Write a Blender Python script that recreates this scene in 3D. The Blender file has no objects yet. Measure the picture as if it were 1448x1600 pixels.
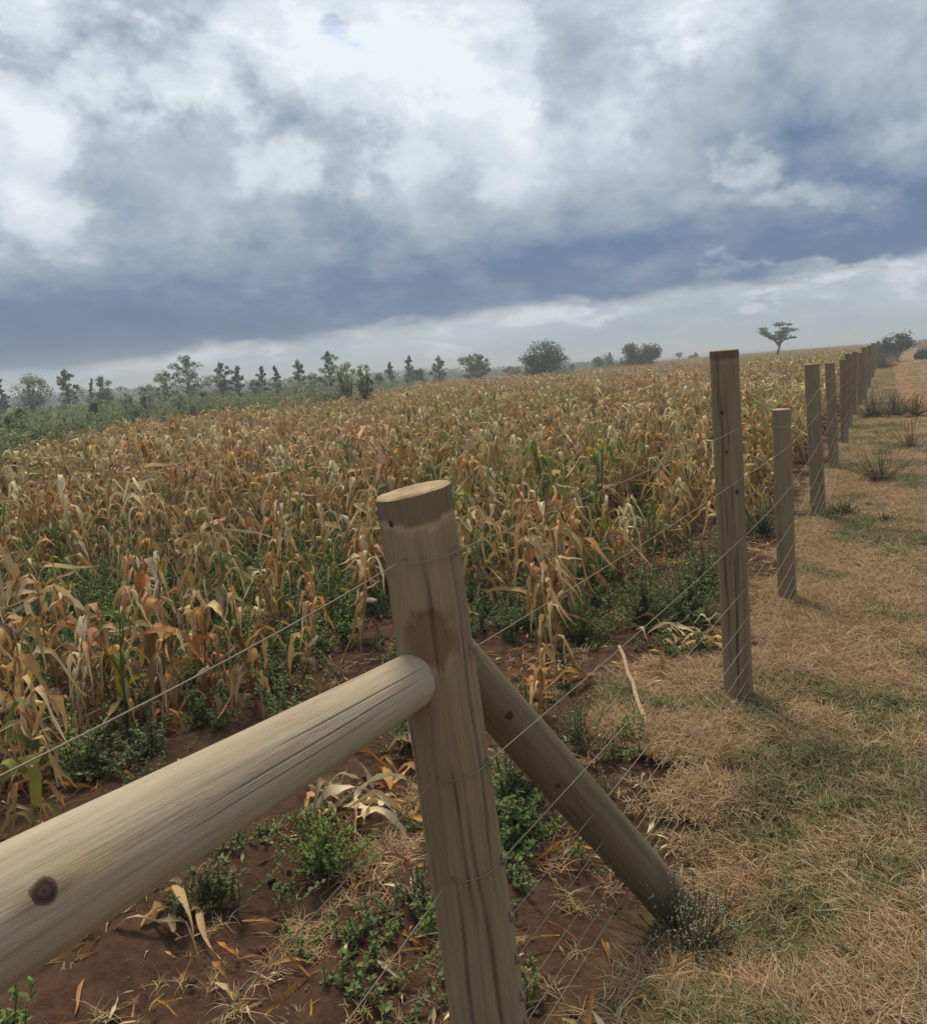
import bpy, math, random
import numpy as np
from mathutils import Vector, Matrix, noise as mnoise

S = bpy.context.scene
COL = S.collection
R = math.radians

# ------------------------------------------------------------------ camera
F_PX, CX, CY = 1281.0, 724.0, 724.0          # photograph pixels (1448 wide)
CAM_H = 1.6
PITCH, ROLL = R(6.73), R(-3.6)
cam_d = bpy.data.cameras.new('camera')
cam = bpy.data.objects.new('camera', cam_d)
COL.objects.link(cam)
RM = Matrix.Rotation(R(90) - PITCH, 3, 'X') @ Matrix.Rotation(ROLL, 3, 'Z')
cam.matrix_world = Matrix.Translation((0, 0, CAM_H)) @ RM.to_4x4()
cam_d.sensor_fit = 'HORIZONTAL'
cam_d.sensor_width = 36.0
cam_d.lens = 36.0 * F_PX / 1448.0
cam_d.shift_y = -76.0 / 1448.0
cam_d.clip_start = 0.05
cam_d.clip_end = 6000
cam_d.dof.use_dof = False
S.camera = cam
S.render.resolution_x, S.render.resolution_y = 926, 1024

RN = np.array(RM)
def ray(px, py):
    d = RN @ np.array([(px - CX) / F_PX, -(py - CY) / F_PX, -1.0])
    return d
def at_z(px, py, z):
    d = ray(px, py); k = (z - CAM_H) / d[2]
    return Vector((d[0] * k, d[1] * k, z))
def at_y(px, py, y):
    d = ray(px, py); k = y / d[1]
    return Vector((d[0] * k, y, CAM_H + d[2] * k))
def project(P):
    v = RN.T @ (np.asarray(P, float) - np.array([0, 0, CAM_H]))
    if v[2] > -0.05: return None
    return (CX + F_PX * v[0] / -v[2], CY - F_PX * v[1] / -v[2], -v[2])
def azel(px, py):
    d = ray(px, py); d = d / np.linalg.norm(d)
    return math.atan2(d[0], d[1]), math.asin(d[2])

# ------------------------------------------------------------------ view
S.view_settings.view_transform = 'Standard'
S.view_settings.look = 'None'
S.view_settings.gamma = 1.0
S.view_settings.use_curve_mapping = False
S.view_settings.exposure = 0.95
S.render.engine = 'CYCLES'

# ------------------------------------------------------------------ node helpers
class NT:
    def __init__(s, tree): s.t = tree; s.n = tree.nodes; s.l = tree.links
    def new(s, typ, **kw):
        n = s.n.new(typ)
        for k, v in kw.items():
            if k == 'inp':
                for a, b in v.items():
                    if hasattr(b, 'is_output') or isinstance(b, bpy.types.NodeSocket): s.l.new(b, n.inputs[a])
                    else: n.inputs[a].default_value = b
            else: setattr(n, k, v)
        return n
    def m(s, op, a, b=None, c=None, clamp=False):
        n = s.n.new('ShaderNodeMath'); n.operation = op; n.use_clamp = clamp
        for i, v in enumerate((a, b, c)):
            if v is None: continue
            if isinstance(v, bpy.types.NodeSocket): s.l.new(v, n.inputs[i])
            else: n.inputs[i].default_value = v
        return n.outputs[0]
    def ramp(s, fac, stops, interp='LINEAR'):
        n = s.n.new('ShaderNodeValToRGB'); cr = n.color_ramp; cr.interpolation = interp
        while len(cr.elements) > 1: cr.elements.remove(cr.elements[-1])
        cr.elements[0].position = stops[0][0]; cr.elements[0].color = (*stops[0][1], 1)
        for p, c in stops[1:]:
            e = cr.elements.new(p); e.color = (*c, 1)
        s.l.new(fac, n.inputs[0]); return n.outputs[0]
    def rng(s, v, a, b, c=0.0, d=1.0, smooth=True):
        n = s.n.new('ShaderNodeMapRange'); n.interpolation_type = 'SMOOTHSTEP' if smooth else 'LINEAR'
        s.l.new(v, n.inputs[0])
        for i, x in enumerate((a, b, c, d)): n.inputs[i + 1].default_value = x
        return n.outputs[0]
    def mix(s, f, a, b, mode='MIX'):
        n = s.n.new('ShaderNodeMix'); n.data_type = 'RGBA'; n.blend_type = mode
        for i, v in ((0, f), (6, a), (7, b)):
            if isinstance(v, bpy.types.NodeSocket): s.l.new(v, n.inputs[i])
            elif i == 0: n.inputs[0].default_value = v
            else: n.inputs[i].default_value = (*v, 1)
        return n.outputs[2]
    def noise(s, vec, scale, detail=4, rough=.55, dist=0.0):
        n = s.n.new('ShaderNodeTexNoise')
        if vec is not None: s.l.new(vec, n.inputs['Vector'])
        n.inputs['Scale'].default_value = scale; n.inputs['Detail'].default_value = detail
        n.inputs['Roughness'].default_value = rough; n.inputs['Distortion'].default_value = dist
        return n.outputs[0]

def lin(r, g, b):
    f = lambda c: ((c / 255 + .055) / 1.055) ** 2.4 if c > 10 else c / 255 / 12.92
    return (f(r), f(g), f(b))

# ------------------------------------------------------------------ world : clouded daylight sky
SUN_EL, SUN_AZ = R(62), R(-14)      # high, ahead and a little left, veiled by the cloud
W = bpy.data.worlds.new('World'); S.world = W; W.use_nodes = True
wt = NT(W.node_tree); W.node_tree.nodes.clear()
tc = wt.new('ShaderNodeTexCoord')
dirv = wt.new('ShaderNodeVectorMath', operation='NORMALIZE', inp={0: tc.outputs['Generated']}).outputs[0]
sep = wt.new('ShaderNodeSeparateXYZ', inp={0: dirv})
X, Y, Z = sep.outputs
az0 = wt.m('ARCTAN2', X, Y)
el0 = wt.m('ARCSINE', Z)
# vector for the cloud noise: squashed vertically so clouds flatten towards the horizon
pl = wt.new('ShaderNodeCombineXYZ', inp={0: X, 1: Y, 2: wt.m('MULTIPLY', Z, wt.rng(Z, 0.0, .35, 2.6, 1.7))}).outputs[0]
warp = wt.new('ShaderNodeTexNoise', inp={'Vector': pl, 'Scale': 7.5, 'Detail': 9.0, 'Roughness': .64})
wsep = wt.new('ShaderNodeSeparateColor', inp={0: warp.outputs['Color']})
az = wt.m('ADD', az0, wt.m('MULTIPLY', wt.m('SUBTRACT', wsep.outputs[0], .5), .24))
el = wt.m('ADD', el0, wt.m('MULTIPLY', wt.m('SUBTRACT', wsep.outputs[1], .5), .15))
def blob(px, py, wx, wy, amp, rot=0.0):
    a, e = azel(px, py)
    sx, sy = wx / F_PX, wy / F_PX
    da, de = wt.m('SUBTRACT', az, a), wt.m('SUBTRACT', el, e)
    if rot:
        c, s_ = math.cos(rot), math.sin(rot)
        da, de = (wt.m('ADD', wt.m('MULTIPLY', da, c), wt.m('MULTIPLY', de, s_)),
                  wt.m('SUBTRACT', wt.m('MULTIPLY', de, c), wt.m('MULTIPLY', da, s_)))
    q = wt.m('ADD', wt.m('POWER', wt.m('DIVIDE', wt.m('ABSOLUTE', da), sx), 2.0), wt.m('POWER', wt.m('DIVIDE', wt.m('ABSOLUTE', de), sy), 2.0))
    g = wt.m('EXPONENT', wt.m('MULTIPLY', wt.m('POWER', q, 1.8), -1.0))
    return wt.m('MULTIPLY', g, amp)
B = wt.m('ADD', .50, wt.m('MULTIPLY', wt.m('SINE', wt.m('MULTIPLY', el0, 1.0)), .12))
blobs = [
 (100, 70, 260, 90, .20), (420, 110, 150, 70, .16), (590, 170, 110, 120, .25), (450, 250, 70, 60, .16), (760, 200, 80, 80, .20), (20, 260, 70, 110, .13), (100, 355, 90, 40, .16),
 (330, 150, 80, 30, .14), (700, 60, 140, 50, .10),
 (240, 265, 170, 70, -.10), (900, 70, 90, 90, -.14), (680, 245, 90, 70, -.14), (1160, 170, 140, 90, -.14), (1350, 90, 120, 110, -.10), (1290, 240, 90, 35, -.08),
 (1148, 262, 40, 26, .26), (1240, 308, 100, 22, .18), (1060, 45, 55, 35, .18), (1390, 200, 80, 30, .10), (960, 150, 50, 120, .07),
 (550, 30, 32, 24, -.26), (450, 345, 220, 28, -.06), (900, 300, 200, 30, -.04),
 (540, 516, 120, 16, .16), (690, 540, 34, 8, .26), (300, 560, 160, 16, .14), (410, 556, 40, 8, .12), (830, 492, 80, 14, .14), (1120, 440, 60, 14, .16),
 (1290, 425, 90, 14, .26), (1200, 462, 60, 9, .18), (960, 485, 60, 9, .16), (1420, 440, 60, 12, .14), (1100, 500, 200, 14, -.06),
]
for b in blobs: B = wt.m('ADD', B, blob(*b))
n1 = wt.noise(pl, 5.0, 9, .56)
n2 = wt.noise(pl, 13.0, 8, .58)
n3 = wt.noise(pl, 38.0, 6, .6)
up = wt.rng(el0, .02, .30, .45, 1.15)
bil = wt.m('SUBTRACT', wt.rng(wt.m('ADD', wt.m('MULTIPLY', n2, .7), wt.m('MULTIPLY', n1, .3)), .43, .57), .5)
det = wt.m('ADD', wt.m('ADD', wt.m('MULTIPLY', wt.m('SUBTRACT', n1, .5), .50), wt.m('MULTIPLY', wt.m('SUBTRACT', n2, .5), .34)), wt.m('MULTIPLY', wt.m('SUBTRACT', n3, .5), .34))
det = wt.m('ADD', det, wt.m('MULTIPLY', bil, .13))
# rounded cauliflower lobes with dark creases between them
wv2 = wt.new('ShaderNodeVectorMath', operation='MULTIPLY_ADD', inp={0: warp.outputs['Color'], 1: (.10, .10, .10), 2: pl}).outputs[0]
rdg = wt.new('ShaderNodeTexNoise', noise_type='RIDGED_MULTIFRACTAL', inp={'Vector': wv2, 'Scale': 4.6, 'Detail': 7.0, 'Roughness': .50, 'Lacunarity': 2.1, 'Offset': 1.0, 'Gain': 1.6}).outputs[0]
puff = wt.m('SUBTRACT', .55, wt.rng(rdg, .2, 2.2))
det = wt.m('ADD', det, wt.m('MULTIPLY', puff, .50))
calm = wt.rng(B, .40, .72, .38, 1.0)           # the grey bases are smooth, the lit heads are crisp
B = wt.m('ADD', B, wt.m('MULTIPLY', wt.m('MULTIPLY', det, up), calm))
# the long dark blue-grey cloud base: a tilted ring of low elevation
def lowedge():
    a1, e1 = azel(0, 585); a2, e2 = azel(1448, 400)
    k = (e2 - e1) / (math.sin(a2) - math.sin(a1)); return e1 - k * math.sin(a1), k
E0, E1 = lowedge()
wob = wt.m('MULTIPLY', wt.m('SUBTRACT', wt.noise(pl, 4.0, 9, .62), .5), .055)
dd = wt.m('SUBTRACT', wt.m('ADD', el0, wob), wt.m('ADD', wt.m('MULTIPLY', wt.m('SINE', az0), E1), E0))
# thickness changes with azimuth
band = wt.m('MULTIPLY', wt.rng(dd, -.006, .012), wt.rng(dd, .015, .205, 1.0, 0.0))
B = wt.m('SUBTRACT', B, wt.m('MULTIPLY', wt.m('MULTIPLY', band, .40), wt.m('ADD', .55, wt.m('MULTIPLY', wt.noise(pl, 3.0, 6, .5), .85))))
# keep the air near the horizon even
cloud = wt.ramp(B, [(0.0, lin(76, 101, 135)), (.14, lin(89, 113, 146)), (.34, lin(138, 154, 171)), (.52, lin(171, 182, 193)),
                    (.70, lin(201, 208, 217)), (.88, lin(213, 220, 226)), (1.0, lin(226, 232, 236))])
hz = wt.rng(el0, -.01, .06, 1.0, 0.0)
cloud = wt.mix(wt.m('MULTIPLY', hz, .5), cloud, lin(146, 163, 174))
sky = wt.new('ShaderNodeTexSky', sky_type='NISHITA', sun_disc=False, sun_elevation=SUN_EL, sun_rotation=SUN_AZ,
             air_density=1.0, dust_density=2.0, ozone_density=1.0)
bg1 = wt.new('ShaderNodeBackground', inp={0: sky.outputs[0], 1: .08})
bg2 = wt.new('ShaderNodeBackground', inp={0: cloud, 1: 1.0})
# the veiled sun: the cloud in front of it shines brighter
sv = wt.new('ShaderNodeCombineXYZ', inp={0: math.sin(SUN_AZ) * math.cos(SUN_EL), 1: math.cos(SUN_AZ) * math.cos(SUN_EL), 2: math.sin(SUN_EL)}).outputs[0]
dt = wt.new('ShaderNodeVectorMath', operation='DOT_PRODUCT', inp={0: dirv, 1: sv}).outputs['Value']
glow = wt.m('EXPONENT', wt.m('MULTIPLY', wt.m('SUBTRACT', 1.0, dt), -11.0))
wt.l.new(wt.m('ADD', .575, wt.m('MULTIPLY', glow, .30)), bg2.inputs[1])
cover = wt.m('SUBTRACT', .96, wt.m('MULTIPLY', blob(552, 32, 34, 26, .55), wt.rng(n2, .42, .60)))
mx = wt.new('ShaderNodeMixShader', inp={0: cover, 1: bg1.outputs[0], 2: bg2.outputs[0]})
wo = wt.new('ShaderNodeOutputWorld', inp={0: mx.outputs[0]})
W.cycles.sampling_method = 'MANUAL'; W.cycles.sample_map_resolution = 512

sun_d = bpy.data.lights.new('sun', 'SUN'); sun_d.energy = 1.5; sun_d.angle = R(14); sun_d.color = (1.0, .86, .68)
sun = bpy.data.objects.new('sun', sun_d); COL.objects.link(sun)
sdir = Vector((math.sin(SUN_AZ) * math.cos(SUN_EL), math.cos(SUN_AZ) * math.cos(SUN_EL), math.sin(SUN_EL)))
sun.rotation_euler = sdir.to_track_quat('Z', 'Y').to_euler()

# ------------------------------------------------------------------ place
FD = np.array([.462, .887]); FR = np.array([.887, -.462])      # along the fence / towards the track
P2 = np.array([1.2, 3.8])
def tcoord(x, y): return FR[0] * x + FR[1] * y - (FR @ P2)
def acoord(x, y): return FD[0] * x + FD[1] * y
def from_ta(t, a):
    v = FR * (t + FR @ P2) + FD * a; return float(v[0]), float(v[1])
def H(x, y):
    s = max(0.0, -.87 * x + .49 * y - 4.0)
    z = -min(.015 * s, 1.6)
    a = acoord(x, y)
    t = tcoord(x, y)
    z -= .13 * math.exp(-((x - .60) ** 2 + (y - 2.35) ** 2) / .16)
    if t > .3 : z += .02 * math.sin(a * .8) * min(1, t - .3)
    return z

def tag(o, label=None, cat=None, group=None, kind=None):
    if label: o['label'] = label
    if cat: o['category'] = cat
    if group: o['group'] = group
    if kind: o['kind'] = kind
    return o
def empty(name, loc, rz=0.0):
    o = bpy.data.objects.new(name, None); COL.objects.link(o)
    o.location = loc; o.rotation_euler = (0, 0, rz); o.empty_display_size = .1
    return o

class MB:
    def __init__(s): s.v = []; s.f = []; s.c = []
    def add(s, v, f, c):
        o = len(s.v); s.v += [tuple(p) for p in v]
        s.f += [tuple(i + o for i in q) for q in f]
        if len(c) == 3 and not hasattr(c[0], '__len__'): c = [c] * len(v)
        s.c += [tuple(q) for q in c]
    def join(s, o): s.add(o.v, o.f, o.c)
    def mesh(s, name, mat, smooth=True):
        me = bpy.data.meshes.new(name); me.from_pydata(s.v, [], s.f)
        a = me.color_attributes.new('tint', 'FLOAT_COLOR', 'POINT')
        arr = np.ones((len(s.v), 4), np.float32); arr[:, :3] = np.array(s.c, np.float32).reshape(-1, 3)
        a.data.foreach_set('color', arr.ravel())
        if smooth: me.polygons.foreach_set('use_smooth', [True] * len(me.polygons))
        me.materials.append(mat); me.update(); return me
    def obj(s, name, mat, parent=None, smooth=True, link=True):
        o = bpy.data.objects.new(name, s.mesh(name, mat, smooth))
        if link: COL.objects.link(o)
        if parent: o.parent = parent
        return o

def frame_of(d):
    d = Vector(d).normalized()
    a = Vector((0, 0, 1)) if abs(d.z) < .9 else Vector((1, 0, 0))
    u = d.cross(a).normalized(); return u, d.cross(u).normalized()
def tube(mb, pts, rad, col, n=6, cap=True):
    pts = [Vector(p) for p in pts]; m = len(pts)
    if not hasattr(rad, '__len__'): rad = [rad] * m
    v = []; u = None
    for i, p in enumerate(pts):
        d = (pts[min(i + 1, m - 1)] - pts[max(i - 1, 0)]).normalized()
        if u is None: u, w = frame_of(d)
        else:
            u = (u - d * u.dot(d)).normalized(); w = d.cross(u)
        for k in range(n):
            a = 2 * math.pi * k / n
            v.append(p + (u * math.cos(a) + w * math.sin(a)) * rad[i])
    f = [(i * n + k, i * n + (k + 1) % n, (i + 1) * n + (k + 1) % n, (i + 1) * n + k) for i in range(m - 1) for k in range(n)]
    if cap: f += [tuple(range(n))[::-1], tuple((m - 1) * n + k for k in range(n))]
    mb.add(v, f, col)

# ------------------------------------------------------------------ materials
def principled(name, rough=.8, spec=.25):
    m = bpy.data.materials.new(name); m.use_nodes = True; t = NT(m.node_tree)
    p = m.node_tree.nodes['Principled BSDF']; p.inputs['Roughness'].default_value = rough
    p.inputs['Specular IOR Level'].default_value = spec
    return m, t, p
def mat_leafy(name, transl=.25, rough=.75, posvar=False, streak=140, var=.28):
    m, t, p = principled(name, rough, .2)
    at = t.new('ShaderNodeAttribute', attribute_name='tint').outputs['Color']
    oi = t.new('ShaderNodeObjectInfo').outputs['Random']
    tcn = t.new('ShaderNodeTexCoord').outputs['Object']
    geo = t.new('ShaderNodeNewGeometry').outputs['Position']
    nz = t.noise(tcn, streak, 3, .6)
    val = t.m('ADD', t.m('MULTIPLY', t.m('SUBTRACT', oi, .5), var), t.m('MULTIPLY', t.m('SUBTRACT', nz, .5), .7))
    val = t.m('ADD', 1.0, val)
    hsv = t.new('ShaderNodeHueSaturation', inp={'Hue': t.m('ADD', .5, t.m('MULTIPLY', t.m('SUBTRACT', t.m('FRACT', t.m('MULTIPLY', oi, 7.3)), .5), .03)),
              'Saturation': t.m('ADD', .92, t.m('MULTIPLY', t.m('FRACT', t.m('MULTIPLY', oi, 13.7)), .2)), 'Value': val, 'Color': at}).outputs[0]
    if posvar:
        pn = t.rng(t.noise(geo, .09, 3, .6), .42, .62)
        hsv = t.mix(t.m('MULTIPLY', pn, .5), hsv, t.mix(1.0, hsv, (.74, .92, .62), 'MULTIPLY'))
    t.l.new(hsv, p.inputs['Base Color'])
    tr = t.new('ShaderNodeBsdfTranslucent', inp={0: hsv})
    mxs = t.new('ShaderNodeMixShader', inp={0: transl, 1: p.outputs[0], 2: tr.outputs[0]})
    out = m.node_tree.nodes['Material Output']; t.l.new(mxs.outputs[0], out.inputs[0])
    bmp = t.new('ShaderNodeBump', inp={'Strength': .35, 'Distance': .004, 'Height': nz}); t.l.new(bmp.outputs[0], p.inputs['Normal'])
    return m
M_MAIZE = mat_leafy('dry_maize', .22, .7, True)
M_WEED = mat_leafy('weed_leaf', .25, .65, False, 60)
M_GRASS = mat_leafy('grass_blade', .25, .75, False, 20, .45)
M_TREE = mat_leafy('tree_leaf', .5, .7, False, 3, .3)
M_STALK = mat_leafy('dry_stalk', .0, .75, False, 60)

def mat_wood(name, base, dark, light):
    m, t, p = principled(name, .82, .2)
    at = t.new('ShaderNodeAttribute', attribute_name='tint').outputs['Color']
    uv = t.new('ShaderNodeTexCoord').outputs['Object']
    mp = t.new('ShaderNodeMapping', inp={0: uv, 3: (1, 1, .045)}).outputs[0]
    mp2 = t.new('ShaderNodeMapping', inp={0: uv, 3: (1, 1, .18)}).outputs[0]
    g1 = t.noise(mp, 75, 8, .70, .5); g2 = t.noise(mp, 240, 5, .7); g3 = t.noise(mp2, 11, 4, .6); g4 = t.noise(uv, 5, 3, .5)
    c = t.ramp(t.m('ADD', t.m('MULTIPLY', g1, .6), t.m('MULTIPLY', g3, .45)), [(.30, dark), (.52, base), (.72, light)])
    c = t.mix(t.rng(g2, .58, .68, 0, .42), c, tuple(x * .35 for x in base))
    c = t.mix(t.rng(g4, .45, .7, 0, .35), c, (base[0] * .82, base[1] * .84, base[2] * .86))
    c = t.mix(1.0, c, at, 'MULTIPLY')
    t.l.new(c, p.inputs['Base Color'])
    h = t.m('ADD', t.m('MULTIPLY', g1, .7), t.m('MULTIPLY', g2, .5))
    b = t.new('ShaderNodeBump', inp={'Strength': .8, 'Distance': .003, 'Height': h}); t.l.new(b.outputs[0], p.inputs['Normal'])
    return m
M_POST = mat_wood('weathered_post', (.27, .20, .115), (.155, .110, .062), (.335, .262, .165))
M_RAIL = mat_wood('pale_pole', (.40, .325, .225), (.27, .21, .14), (.48, .41, .30))
M_BRACE = mat_wood('brace_pole', (.17, .135, .075), (.085, .065, .036), (.22, .18, .11))
def mat_cut():
    m, t, p = principled('sawn_end', .85, .15)
    uv = t.new('ShaderNodeTexCoord').outputs['Object']
    nz = t.noise(uv, 14, 4, .6)
    wv = t.new('ShaderNodeTexWave', wave_type='RINGS', rings_direction='SPHERICAL', inp={'Vector': uv, 'Scale': 34.0, 'Distortion': 3.0, 'Detail': 2.0}).outputs['Fac']
    c = t.ramp(t.m('ADD', t.m('MULTIPLY', nz, .8), t.m('MULTIPLY', wv, .14)), [(.3, (.24, .16, .09)), (.5, (.40, .29, .17)), (.7, (.52, .41, .26))])
    t.l.new(c, p.inputs['Base Color']); return m
M_CUT = mat_cut()
def mat_plain(name, col, rough=.7, metal=0.0):
    m, t, p = principled(name, rough)
    uv = t.new('ShaderNodeTexCoord').outputs['Object']
    nz = t.noise(uv, 40, 4, .6)
    c = t.mix(nz, tuple(x * .7 for x in col), tuple(min(1, x * 1.3) for x in col)); t.l.new(c, p.inputs['Base Color'])
    p.inputs['Metallic'].default_value = metal; return m
M_WIRE = mat_plain('galvanised_wire', (.27, .225, .16), .5, .35)
def mat_knot():
    m, t, p = principled('dark_knot', .9, .1)
    at = t.new('ShaderNodeAttribute', attribute_name='tint').outputs['Color']
    nz = t.noise(t.new('ShaderNodeTexCoord').outputs['Object'], 260, 4, .7)
    t.l.new(t.mix(nz, t.mix(1.0, at, (.55, .55, .55), 'MULTIPLY'), at), p.inputs['Base Color'])
    b = t.new('ShaderNodeBump', inp={'Strength': .8, 'Distance': .002, 'Height': nz}); t.l.new(b.outputs[0], p.inputs['Normal']); return m
M_KNOT = mat_knot()
M_PLASTIC = mat_plain('pale_plastic', (.5, .5, .46), .5)
M_BARK = mat_plain('bark', (.10, .08, .06), .9)

def mat_ground():
    m, t, p = principled('field_soil', .95, .1)
    geo = t.new('ShaderNodeNewGeometry').outputs['Position']
    sp = t.new('ShaderNodeSeparateXYZ', inp={0: geo})
    x, y = sp.outputs[0], sp.outputs[1]
    tt = t.m('SUBTRACT', t.m('ADD', t.m('MULTIPLY', x, float(FR[0])), t.m('MULTIPLY', y, float(FR[1]))), float(FR @ P2))
    aa = t.m('ADD', t.m('MULTIPLY', x, float(FD[0])), t.m('MULTIPLY', y, float(FD[1])))
    n_big = t.noise(geo, .55, 4, .6); n_mid = t.noise(geo, 3.2, 5, .6); n_f = t.noise(geo, 24, 6, .65); n_vf = t.noise(geo, 120, 4, .6)
    soil = t.ramp(t.m('ADD', t.m('MULTIPLY', n_f, .6), t.m('MULTIPLY', n_mid, .4)), [(.3, (.040, .021, .013)), (.5, (.080, .043, .026)), (.7, (.13, .076, .048))])
    straw = t.ramp(t.m('ADD', t.m('MULTIPLY', n_vf, .6), t.m('MULTIPLY', n_f, .4)), [(.32, (.10, .062, .028)), (.5, (.20, .135, .065)), (.68, (.30, .22, .12))])
    greeny = t.ramp(n_vf, [(.35, (.075, .075, .030)), (.65, (.17, .155, .075))])
    red = t.ramp(t.m('ADD', t.m('MULTIPLY', n_f, .5), t.m('MULTIPLY', n_mid, .5)), [(.38, (.23, .10, .050)), (.5, (.32, .155, .080)), (.62, (.36, .22, .12))])
    # verge cover
    tw = t.m('ADD', tt, t.m('MULTIPLY', t.m('SUBTRACT', n_mid, .5), .6))
    verge = t.rng(tw, -.10, .25)
    gmix = t.rng(t.m('ADD', t.m('MULTIPLY', n_big, .6), t.m('MULTIPLY', n_mid, .4)), .46, .58)
    vcol = t.mix(t.m('MULTIPLY', gmix, .6), straw, greeny)
    vcol = t.mix(t.rng(t.m('ADD', t.m('MULTIPLY', n_mid, .7), t.m('MULTIPLY', n_f, .3)), .56, .64, 0, .75), vcol, soil)
    # the bare wheel track beyond
    trk = t.m('MULTIPLY', t.m('MULTIPLY', t.rng(tw, .75, 1.05), t.rng(tw, 2.9, 3.5, 1, 0)), t.rng(t.m('ADD', aa, t.m('MULTIPLY', n_big, 6.0)), 15, 24))
    vcol = t.mix(t.m('MULTIPLY', trk, .85), vcol, red)
    far = t.rng(aa, 9, 30)
    vcol = t.mix(t.m('MULTIPLY', far, .35), vcol, (.24, .17, .095))
    c = t.mix(verge, soil, vcol)
    # beyond the plots: scrubby grass land
    dist = t.new('ShaderNodeVectorMath', operation='LENGTH', inp={0: geo}).outputs['Value']
    c = t.mix(t.rng(dist, 60, 260, 0, .9), c, (.13, .12, .06))
    c = t.mix(t.rng(dist, 300, 900, 0, .8), c, (.09, .10, .07))
    t.l.new(c, p.inputs['Base Color'])
    b = t.new('ShaderNodeBump', inp={'Strength': .9, 'Distance': .03, 'Height': t.m('ADD', t.m('MULTIPLY', n_f, .7), t.m('MULTIPLY', n_vf, .25))})
    t.l.new(b.outputs[0], p.inputs['Normal'])
    return m
M_GROUND = mat_ground()

# ------------------------------------------------------------------ ground sheet
def axis(lo, hi, fine_lo, fine_hi, step, grow=1.28):
    a = list(np.arange(fine_lo, fine_hi + 1e-6, step)); s = step; x = fine_hi
    while x < hi: s *= grow; x += s; a.append(x)
    s = step; x = fine_lo; b = []
    while x > lo: s *= grow; x -= s; b.append(x)
    return np.array(b[::-1] + a)
gx = axis(-2500, 2500, -5, 6, .06, 1.09); gy = axis(-400, 4000, .2, 11, .06, 1.09)
nx, ny = len(gx), len(gy)
vv = []
for j in range(ny):
    for i in range(nx):
        x, y = float(gx[i]), float(gy[j]); z = H(x, y)
        dd_ = math.hypot(x, y)
        if dd_ < 25:
            t_ = tcoord(x, y); amp = .022 if t_ < 0 else .010
            z += amp * mnoise.fractal(Vector((x * 5, y * 5, 0)), .9, 2.0, 4) + .02 * mnoise.noise(Vector((x * 1.1, y * 1.1, 3)))
            if t_ < -.5: z += .028 * math.sin(t_ / .75 * 2 * math.pi)
        vv.append((x, y, z))
ff = [(j * nx + i, j * nx + i + 1, (j + 1) * nx + i + 1, (j + 1) * nx + i) for j in range(ny - 1) for i in range(nx - 1)]
me = bpy.data.meshes.new('ground'); me.from_pydata(vv, [], ff); me.materials.append(M_GROUND)
me.polygons.foreach_set('use_smooth', [True] * len(me.polygons))
g = bpy.data.objects.new('ground', me); COL.objects.link(g); g['kind'] = 'structure'

# far low ridges on the horizon
hb = MB()
rnd = random.Random(5)
N = 240; v = []; c = []
for i in range(N + 1):
    a = R(-75 + 150 * i / N)
    hgt = 3 + 2 * mnoise.fractal(Vector((i * .03, 2.2, 0)), .8, 2, 5) + 3 * max(0, math.sin((a - .25) * 2.2)) ** 2
    for r_, z_ in ((1500, -3), (1900, min(7.5, max(1.5, hgt))), (2300, -3)):
        v.append((math.sin(a) * r_, math.cos(a) * r_, z_)); c.append((.07, .085, .06))
f = [(i * 3 + k, (i + 1) * 3 + k, (i + 1) * 3 + k + 1, i * 3 + k + 1) for i in range(N) for k in (0, 1)]
hb.add(v, f, c); h_ = hb.obj('hills', M_TREE); h_['kind'] = 'structure'

# ------------------------------------------------------------------ geometry-node scatter
def scatter(name, protos, pts, rots, scl, idx, label, cat):
    pc = bpy.data.collections.new(name + '_source')
    for p_ in protos: pc.objects.link(p_)
    me = bpy.data.meshes.new(name); me.vertices.add(len(pts)); me.vertices.foreach_set('co', np.array(pts, np.float32).ravel())
    a = me.attributes.new('rot', 'FLOAT_VECTOR', 'POINT'); a.data.foreach_set('vector', np.array(rots, np.float32).ravel())
    a = me.attributes.new('scl', 'FLOAT', 'POINT'); a.data.foreach_set('value', np.array(scl, np.float32))
    a = me.attributes.new('idx', 'INT', 'POINT'); a.data.foreach_set('value', np.array(idx, np.int32))
    o = bpy.data.objects.new(name, me); COL.objects.link(o)
    ng = bpy.data.node_groups.new(name + '_nodes', 'GeometryNodeTree')
    ng.interface.new_socket('Geometry', in_out='INPUT', socket_type='NodeSocketGeometry')
    ng.interface.new_socket('Geometry', in_out='OUTPUT', socket_type='NodeSocketGeometry')
    n = ng.nodes; l = ng.links
    gi = n.new('NodeGroupInput'); go = n.new('NodeGroupOutput')
    ci = n.new('GeometryNodeCollectionInfo'); ci.inputs[0].default_value = pc; ci.inputs[1].default_value = True; ci.inputs[2].default_value = True
    ip = n.new('GeometryNodeInstanceOnPoints'); ip.inputs['Pick Instance'].default_value = True
    def na(nm, ty):
        q = n.new('GeometryNodeInputNamedAttribute'); q.data_type = ty; q.inputs[0].default_value = nm; return q.outputs[0]
    l.new(gi.outputs[0], ip.inputs['Points']); l.new(ci.outputs[0], ip.inputs['Instance'])
    l.new(na('rot', 'FLOAT_VECTOR'), ip.inputs['Rotation']); l.new(na('scl', 'FLOAT'), ip.inputs['Scale']); l.new(na('idx', 'INT'), ip.inputs['Instance Index'])
    l.new(ip.outputs[0], go.inputs[0])
    md = o.modifiers.new('scatter', 'NODES'); md.node_group = ng
    tag(o, label, cat, kind='stuff'); return o

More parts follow.
